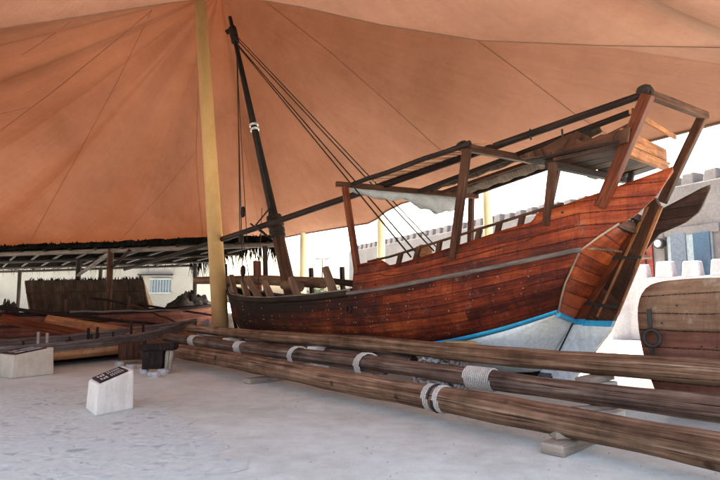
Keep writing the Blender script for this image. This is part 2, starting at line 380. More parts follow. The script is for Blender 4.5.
# canvas: diffuse + translucent
def canvas(name, ca, cb_):
    m, nt, b = mk(name); nt.nodes.remove(b)
    out = nt.nodes['Material Output']; tc = N(nt, 'ShaderNodeTexCoord')
    n1 = N(nt, 'ShaderNodeTexNoise', i_Scale=.16, i_Detail=8.0, i_Roughness=.58); L(nt, tc, 'Object', n1, 0)
    uv = N(nt, 'ShaderNodeUVMap'); mp = N(nt, 'ShaderNodeMapping'); mp.inputs['Scale'].default_value = (26, 2.2, 1); L(nt, uv, 0, mp, 0)
    n2 = N(nt, 'ShaderNodeTexNoise', i_Scale=1.0, i_Detail=9.0, i_Roughness=.7); L(nt, mp, 0, n2, 0)
    n3 = N(nt, 'ShaderNodeTexNoise', i_Scale=1.8, i_Detail=10.0, i_Roughness=.75); L(nt, tc, 'Object', n3, 0)
    r1 = ramp(nt, [(.3, ca), (.7, cb_)]); L(nt, n1, 0, r1, 0)
    r2 = ramp(nt, [(.28, (.91, .90, .89)), (.62, (1.02, 1.02, 1.02))]); L(nt, n2, 0, r2, 0)
    r3 = ramp(nt, [(.33, (.90, .885, .87)), (.62, (1.02, 1.02, 1.02))]); L(nt, n3, 0, r3, 0)
    c = mixc(nt, r1, 0, r2, 0, mode='MULTIPLY'); c = mixc(nt, c, 2, r3, 0, mode='MULTIPLY')
    bp = N(nt, 'ShaderNodeBump', i_Strength=.28, i_Distance=.12); L(nt, math_(nt, 'ADD', n2, n3), 0, bp, 'Height')
    d = N(nt, 'ShaderNodeBsdfDiffuse'); L(nt, c, 2, d, 0); L(nt, bp, 0, d, 'Normal')
    t = N(nt, 'ShaderNodeBsdfTranslucent')
    ct = mixc(nt, c, 2, (.95, .34, .11), 0, mode='MULTIPLY'); L(nt, ct, 2, t, 0); L(nt, bp, 0, t, 'Normal')
    mx = N(nt, 'ShaderNodeMixShader'); mx.inputs[0].default_value = .13; L(nt, d, 0, mx, 1); L(nt, t, 0, mx, 2)
    L(nt, mx, 0, out, 0)
    return m
M['canvas'] = canvas('tent_canvas', (.110, .073, .056), (.175, .124, .102))
M['canvas_pale'] = canvas('lit_tent_canvas', (.128, .093, .077), (.198, .150, .126))  # brighter light on the near panel, put into a paler canvas colour

def ground_mat():
    m, nt, b = mk('concrete_ground'); tc = N(nt, 'ShaderNodeTexCoord')
    n1 = N(nt, 'ShaderNodeTexNoise', i_Scale=.55, i_Detail=10.0, i_Roughness=.62); L(nt, tc, 'Object', n1, 0)
    n2 = N(nt, 'ShaderNodeTexNoise', i_Scale=3.5, i_Detail=9.0, i_Roughness=.7); L(nt, tc, 'Object', n2, 0)
    n3 = N(nt, 'ShaderNodeTexNoise', i_Scale=70, i_Detail=3.0); L(nt, tc, 'Object', n3, 0)
    r1 = ramp(nt, [(.32, (.53, .54, .455)), (.5, (.645, .67, .58)), (.68, (.71, .74, .65))]); L(nt, n1, 0, r1, 0)
    r2 = ramp(nt, [(.3, (.84, .83, .82)), (.62, (1.05, 1.05, 1.05))]); L(nt, n2, 0, r2, 0)
    r3 = ramp(nt, [(.3, (.86,) * 3), (.7, (1.05,) * 3)]); L(nt, n3, 0, r3, 0)
    c = mixc(nt, r1, 0, r2, 0, mode='MULTIPLY'); c = mixc(nt, c, 2, r3, 0, mode='MULTIPLY')
    n4 = N(nt, 'ShaderNodeTexNoise', i_Scale=.9, i_Detail=12.0, i_Roughness=.8); n4.inputs['Distortion'].default_value = 1.0; L(nt, tc, 'Object', n4, 0)
    r4 = ramp(nt, [(.58, (0, 0, 0)), (.72, (.45, .45, .45))]); L(nt, n4, 0, r4, 0)
    c = mixc(nt, c, 2, (.43, .41, .35), 0, r4, 0)
    L(nt, c, 2, b, 'Base Color')
    rr = N(nt, 'ShaderNodeMapRange'); rr.inputs[3].default_value = .5; rr.inputs[4].default_value = .85; L(nt, n2, 0, rr, 0); L(nt, rr, 0, b, 'Roughness')
    b.inputs['Specular IOR Level'].default_value = .3
    bp = N(nt, 'ShaderNodeBump', i_Strength=.25, i_Distance=.02); L(nt, math_(nt, 'ADD', n2, math_(nt, 'MULTIPLY', n3, .3)), 0, bp, 'Height'); L(nt, bp, 0, b, 'Normal')
    return m
M['ground'] = ground_mat()
def cobble_mat():
    m, nt, b = mk('mortared_stones'); tc = N(nt, 'ShaderNodeTexCoord')
    nd = N(nt, 'ShaderNodeTexNoise', i_Scale=4.0, i_Detail=4.0); L(nt, tc, 'Object', nd, 0)
    mxv = N(nt, 'ShaderNodeVectorMath', operation='MULTIPLY_ADD'); L(nt, nd, 1, mxv, 0); mxv.inputs[1].default_value = (.16, .16, 0); L(nt, tc, 'Object', mxv, 2)
    vo = N(nt, 'ShaderNodeTexVoronoi', feature='DISTANCE_TO_EDGE', i_Scale=6.0); L(nt, mxv, 0, vo, 0)
    vc = N(nt, 'ShaderNodeTexVoronoi', feature='F1', i_Scale=6.0); L(nt, mxv, 0, vc, 0)
    n2 = N(nt, 'ShaderNodeTexNoise', i_Scale=9, i_Detail=9.0, i_Roughness=.7); L(nt, tc, 'Object', n2, 0)
    n1 = N(nt, 'ShaderNodeTexNoise', i_Scale=.8, i_Detail=6.0); L(nt, tc, 'Object', n1, 0)
    sc = N(nt, 'ShaderNodeSeparateColor'); L(nt, vc, 'Color', sc, 0)
    rs = ramp(nt, [(.0, (.31, .345, .34)), (.35, (.42, .46, .44)), (.7, (.56, .595, .545)), (1, (.62, .655, .59))]); L(nt, sc, 0, rs, 0)
    e = math_(nt, 'ADD', vo, math_(nt, 'MULTIPLY', math_(nt, 'SUBTRACT', n2, .5), .09))
    me = N(nt, 'ShaderNodeMapRange'); me.inputs[1].default_value = .05; me.inputs[2].default_value = .26; L(nt, e, 0, me, 0)
    # many stones lie under the mortar skin
    cov = N(nt, 'ShaderNodeMapRange'); cov.inputs[1].default_value = .50; cov.inputs[2].default_value = .72; L(nt, n1, 0, cov, 0)
    pick = N(nt, 'ShaderNodeMapRange'); pick.inputs[1].default_value = .35; pick.inputs[2].default_value = .75; L(nt, sc, 1, pick, 0)
    f = math_(nt, 'MULTIPLY', me, math_(nt, 'MAXIMUM', cov, math_(nt, 'MULTIPLY', pick, .8)))
    c = mixc(nt, (.58, .615, .545), 0, rs, 0, f, 0)
    r2 = ramp(nt, [(.3, (.82, .82, .83)), (.65, (1.06, 1.06, 1.06))]); L(nt, n2, 0, r2, 0)
    c = mixc(nt, c, 2, r2, 0, mode='MULTIPLY'); L(nt, c, 2, b, 'Base Color')
    b.inputs['Roughness'].default_value = .7; b.inputs['Specular IOR Level'].default_value = .3
    bp = N(nt, 'ShaderNodeBump', i_Strength=.4, i_Distance=.025)
    L(nt, math_(nt, 'ADD', f, math_(nt, 'MULTIPLY', n2, .35)), 0, bp, 'Height'); L(nt, bp, 0, b, 'Normal')
    return m
M['cobble'] = cobble_mat()
M['sand'] = rough_mat('sandy_ground', (.46, .42, .38), (.56, .52, .48), scale=.5, bump=.2, fine=20)

# ------------------------------------------------------------------ ground
g = MB(); n = 40
g.face([(-900, -900, 0), (900, -900, 0), (900, 900, 0), (-900, 900, 0)], [(0, 0), (1, 0), (1, 1), (0, 1)])
tag(g.build('ground', M['ground']), 'pale grey stained concrete ground under and around the tent', 'ground', kind='structure')
cb = MB(); px = [(-40, 392), (40, 388), (95, 392), (140, 396), (165, 404), (190, 420), (215, 443), (250, 480)]
pts = [ground(u, v, .004) for u, v in px]
pts += [Vector((-.9, 2.2, .004)), Vector((-.6, -6, .004)), Vector((-9, -6, .004)), Vector((-9.5, 8, .004))]
jag = []
for i_, (p_, q_) in enumerate(zip(pts, pts[1:] + pts[:1])):
    n_ = 14 if i_ < 8 else 2
    for k in range(n_):
        jag.append(p_.lerp(q_, k / n_) + (Vector((random.uniform(-1, 1), random.uniform(-1, 1), 0)) * .11 if i_ < 9 else Vector()))
pts = jag
cb.face(pts, [(p.x, p.y) for p in pts])
tag(cb.build('cobbled_paving', M['cobble']), 'worn bluish stones mortared flat in the concrete by the near plinth', 'paving', kind='structure')

# ------------------------------------------------------------------ tent
PK1, PK2 = Vector((-5.6, 20.2, 13.9)), Vector((-1.5, 6.4, 8.2))
crease = [Vector((-16, 10, 5.5)), at(0, 28, 10), at(100, 13, 10), at(165, 3, 10), at(230, -6, 10), at(300, 6, 10), at(380, 24, 10), at(480, 40, 10), at(600, 45, 9.9), at(720, 47, 9.8), Vector((9.6, 9.5, 5.5))]
edge = [Vector((9.6, 9.5, 5.5)), at(720, 122, 12), at(640, 143, 13.6), at(560, 163, 15.5), at(500, 180, 17.6), at(440, 193, 20), at(402, 203, 22), at(386, 211, 22.6), at(376, 219, 23), at(368, 223, 23.2), at(330, 229, 24.5),
        at(300, 234, 25.5), at(270, 240, 27), at(230, 247, 27), at(150, 251, 27.5), at(70, 252, 28), at(0, 253, 28), Vector((-30, 27, 4.1)), Vector((-33, 20, 4.2)), Vector((-27, 13, 4.6)), Vector((-16, 10, 5.5))]
near_edge = [Vector((9.6, 9.5, 5.5)), Vector((9.4, 7, 6.2)), Vector((9.2, 3.6, 5.8)), Vector((4, 2.6, 6.9)), Vector((-2, 2.4, 7.2)), Vector((-9, 2.6, 6.6)), Vector((-13, 5, 5.8)), Vector((-16, 10, 5.5))]
def resample(pl, step):
    out = []
    for a, b in zip(pl[:-1], pl[1:]):
        k = max(1, int((b - a).length / step))
        out += [a.lerp(b, i / k) for i in range(k)]
    return out + [pl[-1]]
def fan(mb, c, bnd, ex, rings=26, nb=0):
    P = []; UV = []
    m = len(bnd); acc = [0]
    for a, b in zip(bnd[:-1], bnd[1:]): acc.append(acc[-1] + (b - a).length)
    for i in range(rings + 1):
        q = (i / rings) ** 1.15; row = []; ur = []
        for j, b in enumerate(bnd):
            p = c.lerp(b, q)
            e_ = ex(b) if callable(ex) else ex; gq = (1 - q) ** e_
            z = b.z + (c.z - b.z) * gq
            z += -min(1, max(0, e_ - 1.0) * 3) * math.sin(math.pi * q) * (.34 * abs(math.sin(acc[j] * .40)) + .14 * math.sin(acc[j] * .93 + 2.0 * q))     # cloth sagging between its seams
            row.append(Vector((p.x, p.y, z))); ur.append((acc[j] * .12, q * 3))
        P.append(row); UV.append(ur)
    mb.grid(P, UV)
tent = thing('tent', (-5.3, 20, 0), 'huge orange peaked canvas tent over the boats, held up by a thick yellow pole', 'tent')
cv = MB(); b1 = resample(crease, .6)[::-1][:-1]
b1 = resample(crease[::-1], .6); b1e = resample(edge[::-1], .6)
loop1 = resample(edge, .6)[:-1] + resample(crease, .6)
fan(cv, PK1, loop1, lambda b: interp(b.y, [10.5, 17], [1.0, 1.42]))
bvh = BVHTree.FromPolygons([tuple(p) for p in cv.v], cv.f)
loop2 = resample(crease, .6)[:-1] + resample(near_edge, .6)
cv.build('canvas', M['canvas'], tent)
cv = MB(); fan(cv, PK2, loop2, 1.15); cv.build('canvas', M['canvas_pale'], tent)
hem = MB(); hem.tube([p - Vector((0, 0, .02)) for p in resample(edge, .5)], .035, 6); hem.build('hem', M['canvas'], tent)
ck = MB(); ck.tube([p - Vector((0, 0, .012)) for p in resample(crease, .5)], .008, 6); ck.build('valley_cable', M['seam'], tent)
def seam(pl, r=.0075):
    pts = []
    for (a, b), (c, d) in zip(pl[:-1], pl[1:]):
        k = max(2, int(math.hypot(c - a, d - b) / 8))
        for i in range(k + 1):
            u, v = a + (c - a) * i / k, b + (d - b) * i / k
            hit = bvh.ray_cast(Vector((0, 0, CAMZ)), ray(u, v).normalized())
            if hit[0] is not None: pts.append(hit[0] - ray(u, v).normalized() * .012)
    if len(pts) > 2:
        m = MB(); m.tube(pts, r, 5); m.build('seam', M['seam'], tent)
seam([(152, 10), (110, 45), (55, 90), (0, 131)])
seam([(152, 10), (118, 80), (75, 160), (50, 205), (28, 246)])
seam([(30, 107), (0, 114)])
seam([(266, 2), (330, 52), (385, 100), (440, 150), (487, 184)])
seam([(478, 41), (520, 72), (572, 112), (625, 146)], .007)
seam([(198, 90), (196, 160), (203, 242)])
seam([(197, 150), (160, 195), (115, 246)], .006)
seam([(70, 22), (45, 40), (22, 55)], .006)
seam([(222, 95), (245, 150), (262, 240)], .005)
pb = Vector(ground(222, 345)); pb = Vector((at(222, 345, 20).x, 20, 0))
ptop = Vector((at(203, 0, 20).x - .1, 20, 13.3))
one('pole', M['pole'], tent, 'tube', [pb.lerp(ptop, i / 12) for i in range(13)], [.30 - .075 * i / 12 for i in range(13)], seg=24)
for (u, v, Y, r) in ((303.5, 233, 25.4, .16), (381, 218, 23.1, .17), (487, 188, 18.6, .155)):
    p = at(u, v, Y)
    one('column', M['cream_pole'], tent, 'tube', [Vector((p.x, p.y, z)) for z in (0, 1.5, p.z + .02)], r, seg=18)
for x, y, z in ((-30, 27, 4.1), (-27, 13, 4.6), (9.2, 3.6, 5.8), (-13, 5, 5.8), (9.6, 9.5, 5.5), (-16, 10, 5.5)):
    one('column', M['cream_pole'], tent, 'tube', [(x, y, 0), (x, y, z)], .15, seg=14)

# ------------------------------------------------------------------ dhow
C0 = Vector((5.65, 9.17, 0)); DD = Vector((-.67, .7424, 0)); AA = Vector((.7424, .67, 0))
def SH(s, t, z): return C0 + DD * s + AA * t + Vector((0, 0, z))
def SHP(u, v, t):
    """point of the lengthwise plane at lateral offset t seen at a pixel -> (s, z)"""
    d = ray(u, v); o = Vector((0, 0, CAMZ))
    k = (t - (o - C0).dot(AA)) / d.dot(AA)
    p = o + d * k
    return (p - C0).dot(DD), p.z
def W(u, v, t):
    s, z = SHP(u, v, t); return SH(s, t, z)
w_r = smooth_table([(-.1, .98), (0, 1.0), (.64, 1.3), (1.25, 1.5), (2.5, 1.66), (4, 1.8), (6, 1.88), (9, 1.86), (11, 1.72), (12.5, 1.46), (14, 1.0), (15, .55), (15.6, .22), (15.9, .04)])
w_b = smooth_table([(1.86, 1.18), (3, 1.30), (4.2, 1.42), (7, 1.55), (10, 1.42), (12.5, 1.0), (14, .55), (14.8, .22), (15.3, .03)])
def SIDE(u, v):
    t = -1.8
    for _ in range(12):
        s, z = SHP(u, v, t); t = .5 * t - .5 * w_r(min(max(s, -.1), 15.8))
    return s, z
rail_pts = [SIDE(u, v) for u, v in ((580, 250), (550, 256.5), (520, 262), (480, 270.5), (440, 278), (400, 286), (370, 291))]
rail_pts += [(8.3, SIDE(320, 298)[1]), (10.5, 1.64), (12, 1.67), (14, 1.80), (15.9, 2.10)]
z_r = smooth_table(rail_pts)
z_b = smooth_table([(1.86, 1.40), (2.9, 1.05), (4.2, .72), (6, .50), (9, .38), (12, .42), (14, .55), (15.3, .80)])
dhow = thing('dhow', SH(8, 0, 0), 'large red brown wooden dhow with a raking black mast, blue waterline and white bottom', 'dhow')
NI = 90
def skin(q0, q1, nq, name, mat, vscale):
    """hull skin between the blue line (q=0) and the rail (q=1), both sides"""
    m = MB()
    for sd in (-1, 1):
        P = []; UV = []
        for i in range(NI + 1):
            f = i / NI; row = []; ur = []
            o_ = .45 if sd > 0 else 0
            sb = 1.86 + o_ + (15.3 - 1.86 - o_) * f; sr = 1.22 + o_ + (15.9 - 1.22 - o_) * f
            for j in range(nq + 1):
                q = q0 + (q1 - q0) * j / nq
                s = sb + (sr - sb) * q
                wb, wr = w_b(sb), w_r(sr); zb, zr = z_b(sb), z_r(sr)
                ww = wb + (wr - wb) * q + .20 * math.sin(math.pi * q) * min(1, wr)
                row.append(SH(s, sd * ww, zb + (zr - zb) * q)); ur.append((s, q * 1.3))
            P.append(row); UV.append(ur)
        m.grid(P, UV)
    return m.build(name, mat, dhow, solid=.05)
skin(.075, 1, 14, 'hull_planking', M['hull'], 1)
skin(0, .075, 1, 'waterline_band', M['blue'], 1)
# bottom from keel to blue line
keel = [(0, 2.10, 1.24), (.04, 2.45, .72), (.08, 2.85, .2), (.12, 3.6, .12), (.5, 8.6, .10), (.9, 14.0, .12), (.95, 14.7, .32), (1, 15.25, .80)]
m = MB()
for sd in (-1, 1):
    P = []; UV = []
    for i in range(NI + 1):
        f = i / NI; sb = 1.86 + (15.3 - 1.86) * f
        sk = interp(f, [k[0] for k in keel], [k[1] for k in keel]); zk = interp(f, [k[0] for k in keel], [k[2] for k in keel])
        row = []; ur = []
        for j in range(13):
            q = j / 12
            ww = .07 + (w_b(sb) - .07) * (q ** .8); zz = zk + (z_b(sb) - zk) * (q ** 1.7)
            row.append(SH(sk + (sb - sk) * q, sd * ww, zz)); ur.append((sb, q))
        P.append(row); UV.append(ur)
    m.grid(P, UV)
m.build('white_bottom', M['white_hull'], dhow, solid=.04)
one('keel', M['dark_wood'], dhow, 'beam', SH(2.6, 0, .09), SH(14.2, 0, .09), .2, .18)
# bulwarks (raised planking aft) running out into wings beyond the transom
top_px = [(353, 265), (380, 260), (388, 265.5), (400, 263), (430, 254), (470, 241), (505, 229), (531, 222), (537, 212), (560, 206), (603, 191), (640, 178), (664, 169.5)]
top_pts = [SIDE(u, v) for u, v in top_px] + [(-.1, 3.74)]
tp = sorted(top_pts)
z_t = lambda s: interp(s, [p[0] for p in tp], [p[1] for p in tp])
low = sorted([(-.1, 3.68), (0, 3.50), (.12, 3.30), (.4, 3.02), (.64, 2.86), (.95, 2.66), (1.25, z_r(1.25) + .0)])
def z_l(s): return z_r(s) if s >= 1.25 else interp(s, [p[0] for p in low], [p[1] for p in low])
S_FRONT = max(p[0] for p in top_pts)
for sd in (-1, 1):
    m = MB(); P = []; UV = []
    ss = list(np.linspace(-.1, 1.25, 22)) + list(np.linspace(1.25, S_FRONT, 90))[1:]
    for s in ss:
        a, b = z_l(s), z_t(s); row = []; ur = []
        if sd > 0: a = min(b - .03, a + .30 * max(0, 1 - abs(s - .95) / .8))
        for j in range(7):
            q = j / 6; row.append(SH(s, sd * (w_r(s) * (1 - .035 * q)), a + (b - a) * q)); ur.append((s, 4 + (1 - q) * 0 + (a + (b - a) * q - z_l(max(s, 1.25)) * 1.0)))
        P.append(row); UV.append(ur)
    m.grid(P, UV)
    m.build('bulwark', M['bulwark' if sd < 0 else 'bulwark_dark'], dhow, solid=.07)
# rub rail: grey aft, tarred forward
for sd in (-1, 1):
    a = MB(); pts = [SH(s, sd * (w_r(s) + .045), z_r(s) + .0) for s in np.linspace(1.2 if sd < 0 else 2.2, 6.8, 40)]
    a.tube(pts, .062, 8, squash=.8); a.build('rub_rail', M['grey_rail'], dhow)
    a = MB(); pts = [SH(s, sd * (w_r(s) + .045), z_r(s) + .0) for s in np.linspace(6.75, 15.85, 60)]
    a.tube(pts, .085, 8); a.build('rub_rail', M['dark_rail'], dhow)
    cap = MB(); pts = [SH(s, sd * (w_r(s) - .03), z_r(s) + .09) for s in np.linspace(S_FRONT + .02, 15.8, 50)]
    P = []; UV = []
    for p, s in zip(pts, np.linspace(S_FRONT, 15.8, 50)):
        n_ = AA * sd
        P.append([p - n_ * .12 - Vector((0, 0, .035)), p + n_ * .1 - Vector((0, 0, .035)), p + n_ * .1 + Vector((0, 0, .02)), p - n_ * .12 + Vector((0, 0, .02))])
        UV.append([(s, 0), (s, .2), (s, .25), (s, .45), (s, .5)])
    cap.grid(P, UV, smooth=False, closed=True); cap.build('cap_rail', M['grey_rail'], dhow)
    wale = MB(); wale.tube([SH(s, sd * (w_r(s) * .99 + .03), z_r(s) + (z_t(s) - z_r(s)) * .52) for s in np.linspace(1.3, 6.2, 30)], .012, 6); wale.build('moulding', M['red_wood'], dhow)
# transom
E = [(1.86, 1.18, 1.40), (1.70, 1.36, 1.66), (1.56, 1.46, 1.92), (1.25, 1.50, 2.46), (.95, 1.42, 2.68), (.66, 1.31, 2.88)]
Cn = [(2.10, 1.24), (1.95, 1.48), (1.74, 1.78), (1.40, 2.28), (1.20, 2.58), (1.02, 2.85)]
m = MB(); P = []; UV = []
def subdiv(lst, k):
    out = []
    for a, b in zip(lst[:-1], lst[1:]):
        for i in range(k): out.append(tuple(x + (y - x) * i / k for x, y in zip(a, b)))
    return out + [lst[-1]]
Es, Cs = subdiv(E, 4), subdiv(Cn, 4); acc = 0
for k, (e, c) in enumerate(zip(Es, Cs)):
    if k: acc += math.hypot(e[0] - Es[k - 1][0], e[2] - Es[k - 1][2])
    row = []; ur = []
    for j in range(-8, 9):
        f = j / 8; a = abs(f)
        row.append(SH(c[0] + (e[0] + (.42 if f > 0 else 0) - c[0]) * a, f * e[1] * (.88 if f > 0 else 1), c[1] + (e[2] - c[1]) * a)); ur.append((f * e[1] + 3, acc))
    P.append(row); UV.append(ur)
m.grid(P, UV); m.build('transom', M['transom'], dhow, solid=.05)
for sd in (-1, 1):
    a = MB(); a.tube([SH(e[0] - .02 + (.42 if sd > 0 else 0), sd * e[1] * (.88 if sd > 0 else 1), e[2]) for e in Es], .018, 6); a.build('quarter_moulding', M['pale_wood'], dhow)
a = MB(); a.tube([SH(1.84, -1.18, 1.38), SH(2.06, -.1, 1.22)], .05, 6); a.tube([SH(2.26, 1.04, 1.38), SH(2.10, .1, 1.22)], .05, 6); a.build('waterline_band', M['blue'], dhow)
one('transom_board', M['brown_wood'], dhow, 'beam', SH(.72, -1.25, 2.93), SH(1.0, .75, 2.93), .10, .20)
one('transom_board', M['dark_wood'], dhow, 'beam', SH(.62, -1.15, 3.1), SH(.9, .7, 3.1), .08, .12)
# sternpost and rudder
post = [(1.0, 2.95), (2.12, 1.22), (2.95, .05), (2.65, .05), (1.9, 1.2), (.80, 2.95)]
def clip(pl, z0, z1):
    for zz, keep in ((z0, 1), (z1, -1)):
        out = []
        for a, b in zip(pl, pl[1:] + pl[:1]):
            ia, ib = (a[1] - zz) * keep >= 0, (b[1] - zz) * keep >= 0
            if ia: out.append(a)
            if ia != ib:
                f = (zz - a[1]) / (b[1] - a[1]); out.append((a[0] + f * (b[0] - a[0]), zz))
        pl = out
    return pl
for z0, z1, mt, nm in ((1.27, 9, 'red_wood', 'sternpost'), (1.16, 1.27, 'blue', 'sternpost_band'), (-1, 1.16, 'white_hull', 'sternpost_foot')):
    m = MB(); m.prism([SH(s, 0, z) for s, z in clip(post, z0, z1)], AA, .10); m.build(nm, M[mt], dhow)
rud = [(.80, 2.95), (1.9, 1.2), (2.65, .06), (2.22, .06), (1.44, 1.05), (.44, 3.30), (.50, 3.46), (.62, 3.46)]
ru = None
for z0, z1, mt, nm in ((1.25, 9, 'brown_wood', 'rudder'), (1.14, 1.25, 'blue', 'waterline_band'), (-1, 1.14, 'white_hull', 'rudder_foot')):
    m = MB(); m.prism([SH(s, 0, z) for s, z in clip(rud, z0, z1)], AA, .075); x = m.build(nm, M[mt], ru or dhow); ru = ru or x
one('batten', M['orange_wood'], ru, 'beam', SH(1.30, -.02, 1.36), SH(.42, -.02, 3.3), .07, .05, up=AA)
one('batten', M['orange_wood'], ru, 'beam', SH(1.62, -.10, 1.32), SH(.62, -.10, 3.3), .04, .04, up=AA)
one('strap', M['iron'], ru, 'beam', SH(2.0, -.13, 1.60), SH(1.22, -.13, 1.50), .03, .06)
one('strap', M['iron'], ru, 'beam', SH(1.4, -.13, 2.42), SH(.76, -.13, 2.40), .03, .05)
one('rope', M['rope'], ru, 'tube', [SH(1.15, -.2, 2.75), SH(1.75, -.2, 1.75), SH(2.5, -.15, .45)], .014, seg=6)
# stem
m = MB(); m.prism([SH(s, 0, z) for s, z in ((14.55, .1), (15.2, .72), (15.85, 2.05), (16.0, 2.55), (16.15, 2.55), (16.02, 2.0), (15.4, .62), (14.8, .1))], AA, .08); m.build('stem', M['dark_wood'], dhow, bevel=.01)
# decks
def deck(s0, s1, dz, name):
    m = MB(); P = []; UV = []
    for s in np.linspace(s0, s1, 40):
        ww = max(.05, w_r(s) - .08); row = []; ur = []
        for j in range(9):
            f = -1 + j / 4; row.append(SH(s, f * ww, z_r(s) + dz - .03 * f * f)); ur.append((s, f * ww))
        P.append(row); UV.append(ur)
    m.grid(P, UV); m.build(name, M['boat_planks'], dhow, solid=.04)
deck(6.5, 15.6, -.42, 'deck'); deck(1.1, 6.5, .05, 'poop_deck')
one('deck_step', M['red_wood'], dhow, 'beam', SH(6.52, -1.78, z_r(6.5) - .05), SH(6.52, 1.78, z_r(6.5) - .05), .06, .5)
# handrail with stanchions
for sd in (-1, 1):
    hr = [SIDE(u, v) for u, v in ((366, 261.5), (388, 256.5), (430, 243.5), (470, 231), (510, 218.5), (545, 207.5), (562, 203.5))]
    m = MB(); m.tube([SH(s, sd * w_r(s) * .965, z) for s, z in hr], .034, 8, squash=.8); m.build('handrail', M['brown_wood'], dhow)
    for (u0, v0, u1, v1) in ((374, 272, 377, 258), (395, 265, 399, 253), (412, 259, 417, 247), (435, 253, 438, 241), (452, 247, 456, 236), (474, 240, 478, 229), (494, 233, 498, 222), (517, 226, 521, 215), (540, 213, 543, 208)):
        a, b = SIDE(u0, v0), SIDE(u1, v1)
        one('stanchion', M['brown_wood'], dhow, 'beam', SH(a[0], sd * w_r(a[0]) * .965, a[1] - .1), SH(b[0], sd * w_r(b[0]) * .965, b[1]), .065, .10, up=DD)
# awning frame
tn, tf = -1.8, 1.85
fb0, fb1 = W(336, 184, tn - .1), W(478, 196.5, tf)
mb0, mb1 = W(460, 146.5, -1.8), W(561, 166, 1.75)
sb0, sb1 = W(643, 92, -1.35), W(706, 116, 1.15)
for a, b, h in ((fb0, fb1, .13), (mb0, mb1, .15), (sb0, sb1, .13)):
    one('crossbeam', M['brown_wood'], dhow, 'beam', a, b, .12, h, bevel=.01)
POSTS = [(358, 263, 345, 187, -1.82, -1.82, .13, 'red_wood'), (453, 246, 467, 149, -1.75, -1.78, .14, 'brown_wood'), (600, 193, 648, 95, -1.36, -1.33, .17, 'red_wood'),
         (470, 241, 471.5, 197, 1.75, 1.8, .13, 'brown_wood'), (545, 216, 558, 166, 1.6, 1.7, .13, 'brown_wood'), (661, 190, 703, 116, 1.1, 1.12, .15, 'brown_wood'), (546, 212, 553, 163, -1.55, -1.5, .12, 'brown_wood'),
         (625, 190, 632, 172, 1.3, 1.3, .10, 'dark_wood')]
for (u0, v0, u1, v1, t0, t1, th, mt) in POSTS:
    one('awning_post', M[mt], dhow, 'beam', W(u0, v0, t0) - Vector((0, 0, .25)), W(u1, v1, t1), th, th * 1.05, up=DD, bevel=.012)
for p, dr_ in ((mb0.lerp(mb1, .04), (mb1 - mb0).normalized()), (sb0.lerp(sb1, .04), (sb1 - sb0).normalized())):
    for k, r_ in ((-.10, .105), (-.03, .125), (.05, .11)):
        one('lashing', M['rope'], dhow, 'tube', [p + dr_ * (k - .035), p + dr_ * k + Vector((0, 0, .02)), p + dr_ * (k + .035)], [r_ * .9, r_, r_ * .9], seg=9)
# near lengthwise pole and slats
nl0, nl1 = W(352, 184.5, -1.8), W(470, 143, -1.8)
one('awning_pole', M['dark_wood'], dhow, 'tube', [nl0.lerp(nl1, i / 6) + Vector((0, 0, .012 * math.sin(i * 2.1))) for i in range(7)], .06, seg=8)
ya = W(642, 95, -.65)
MASTB, MASTT = SH(11.5, 0, 1.0), at(230, 17, 19.0)
def mast_at(v):
    best = min((abs((lambda p: 0)(0)), 0), (0, 0))
    for i in range(400):
        p = MASTB.lerp(MASTT, i / 399); c = p - Vector((0, 0, CAMZ))
        vv = 240 - FPX * (c.z * CP - c.y * SP) / (c.y * CP + c.z * SP)
        if vv < v: return p
    return MASTT
ym = mast_at(224) + (-AA) * .42 - DD * 0 + Vector((0, 0, 0))
yd = (ym - ya)
one('yard', M['dark_wood'], dhow, 'tube', [ya + yd * (k / 20 * 2.08) + Vector((0, 0, -.10 * math.sin(math.pi * k / 20))) for k in range(21)], [.055 + .045 * math.sin(math.pi * (k + 2) / 24) for k in range(21)], seg=12)
def yard_pt(s):
    lo, hi = 0, 2.08
    for _ in range(40):
        mid = (lo + hi) / 2; p = ya + yd * mid
        if (p - C0).dot(DD) < s: lo = mid
        else: hi = mid
    return ya + yd * lo
s0, s1 = (nl0 - C0).dot(DD), (nl1 - C0).dot(DD)
for k in range(27):
    f = (k + .6) / 27.5; a = nl0.lerp(nl1, f); b = yard_pt((a - C0).dot(DD) + random.uniform(-.06, .06))
    if random.random() < .9:
        one('slat', M['pale_wood' if k % 3 == 0 else 'orange_wood'], dhow, 'beam', a + Vector((0, 0, .05)), b + Vector((0, 0, .02)), .028, .02)
s2a, s2b = W(420, 191, .15), W(634, 111, -.1)
one('awning_pole', M['dark_wood'], dhow, 'tube', [s2a.lerp(s2b, i / 5) for i in range(6)], .065, seg=8)
fl0, fl1 = W(445, 204, 1.75), W(562, 163, 1.7)
one('awning_pole', M['dark_wood'], dhow, 'tube', [fl0, fl1], .06, seg=8)
m1, m2 = W(440, 193, .75), W(600, 138, .55)
one('awning_pole', M['brown_wood'], dhow, 'tube', [m1, m1.lerp(m2, .5), m2], .05, seg=8)
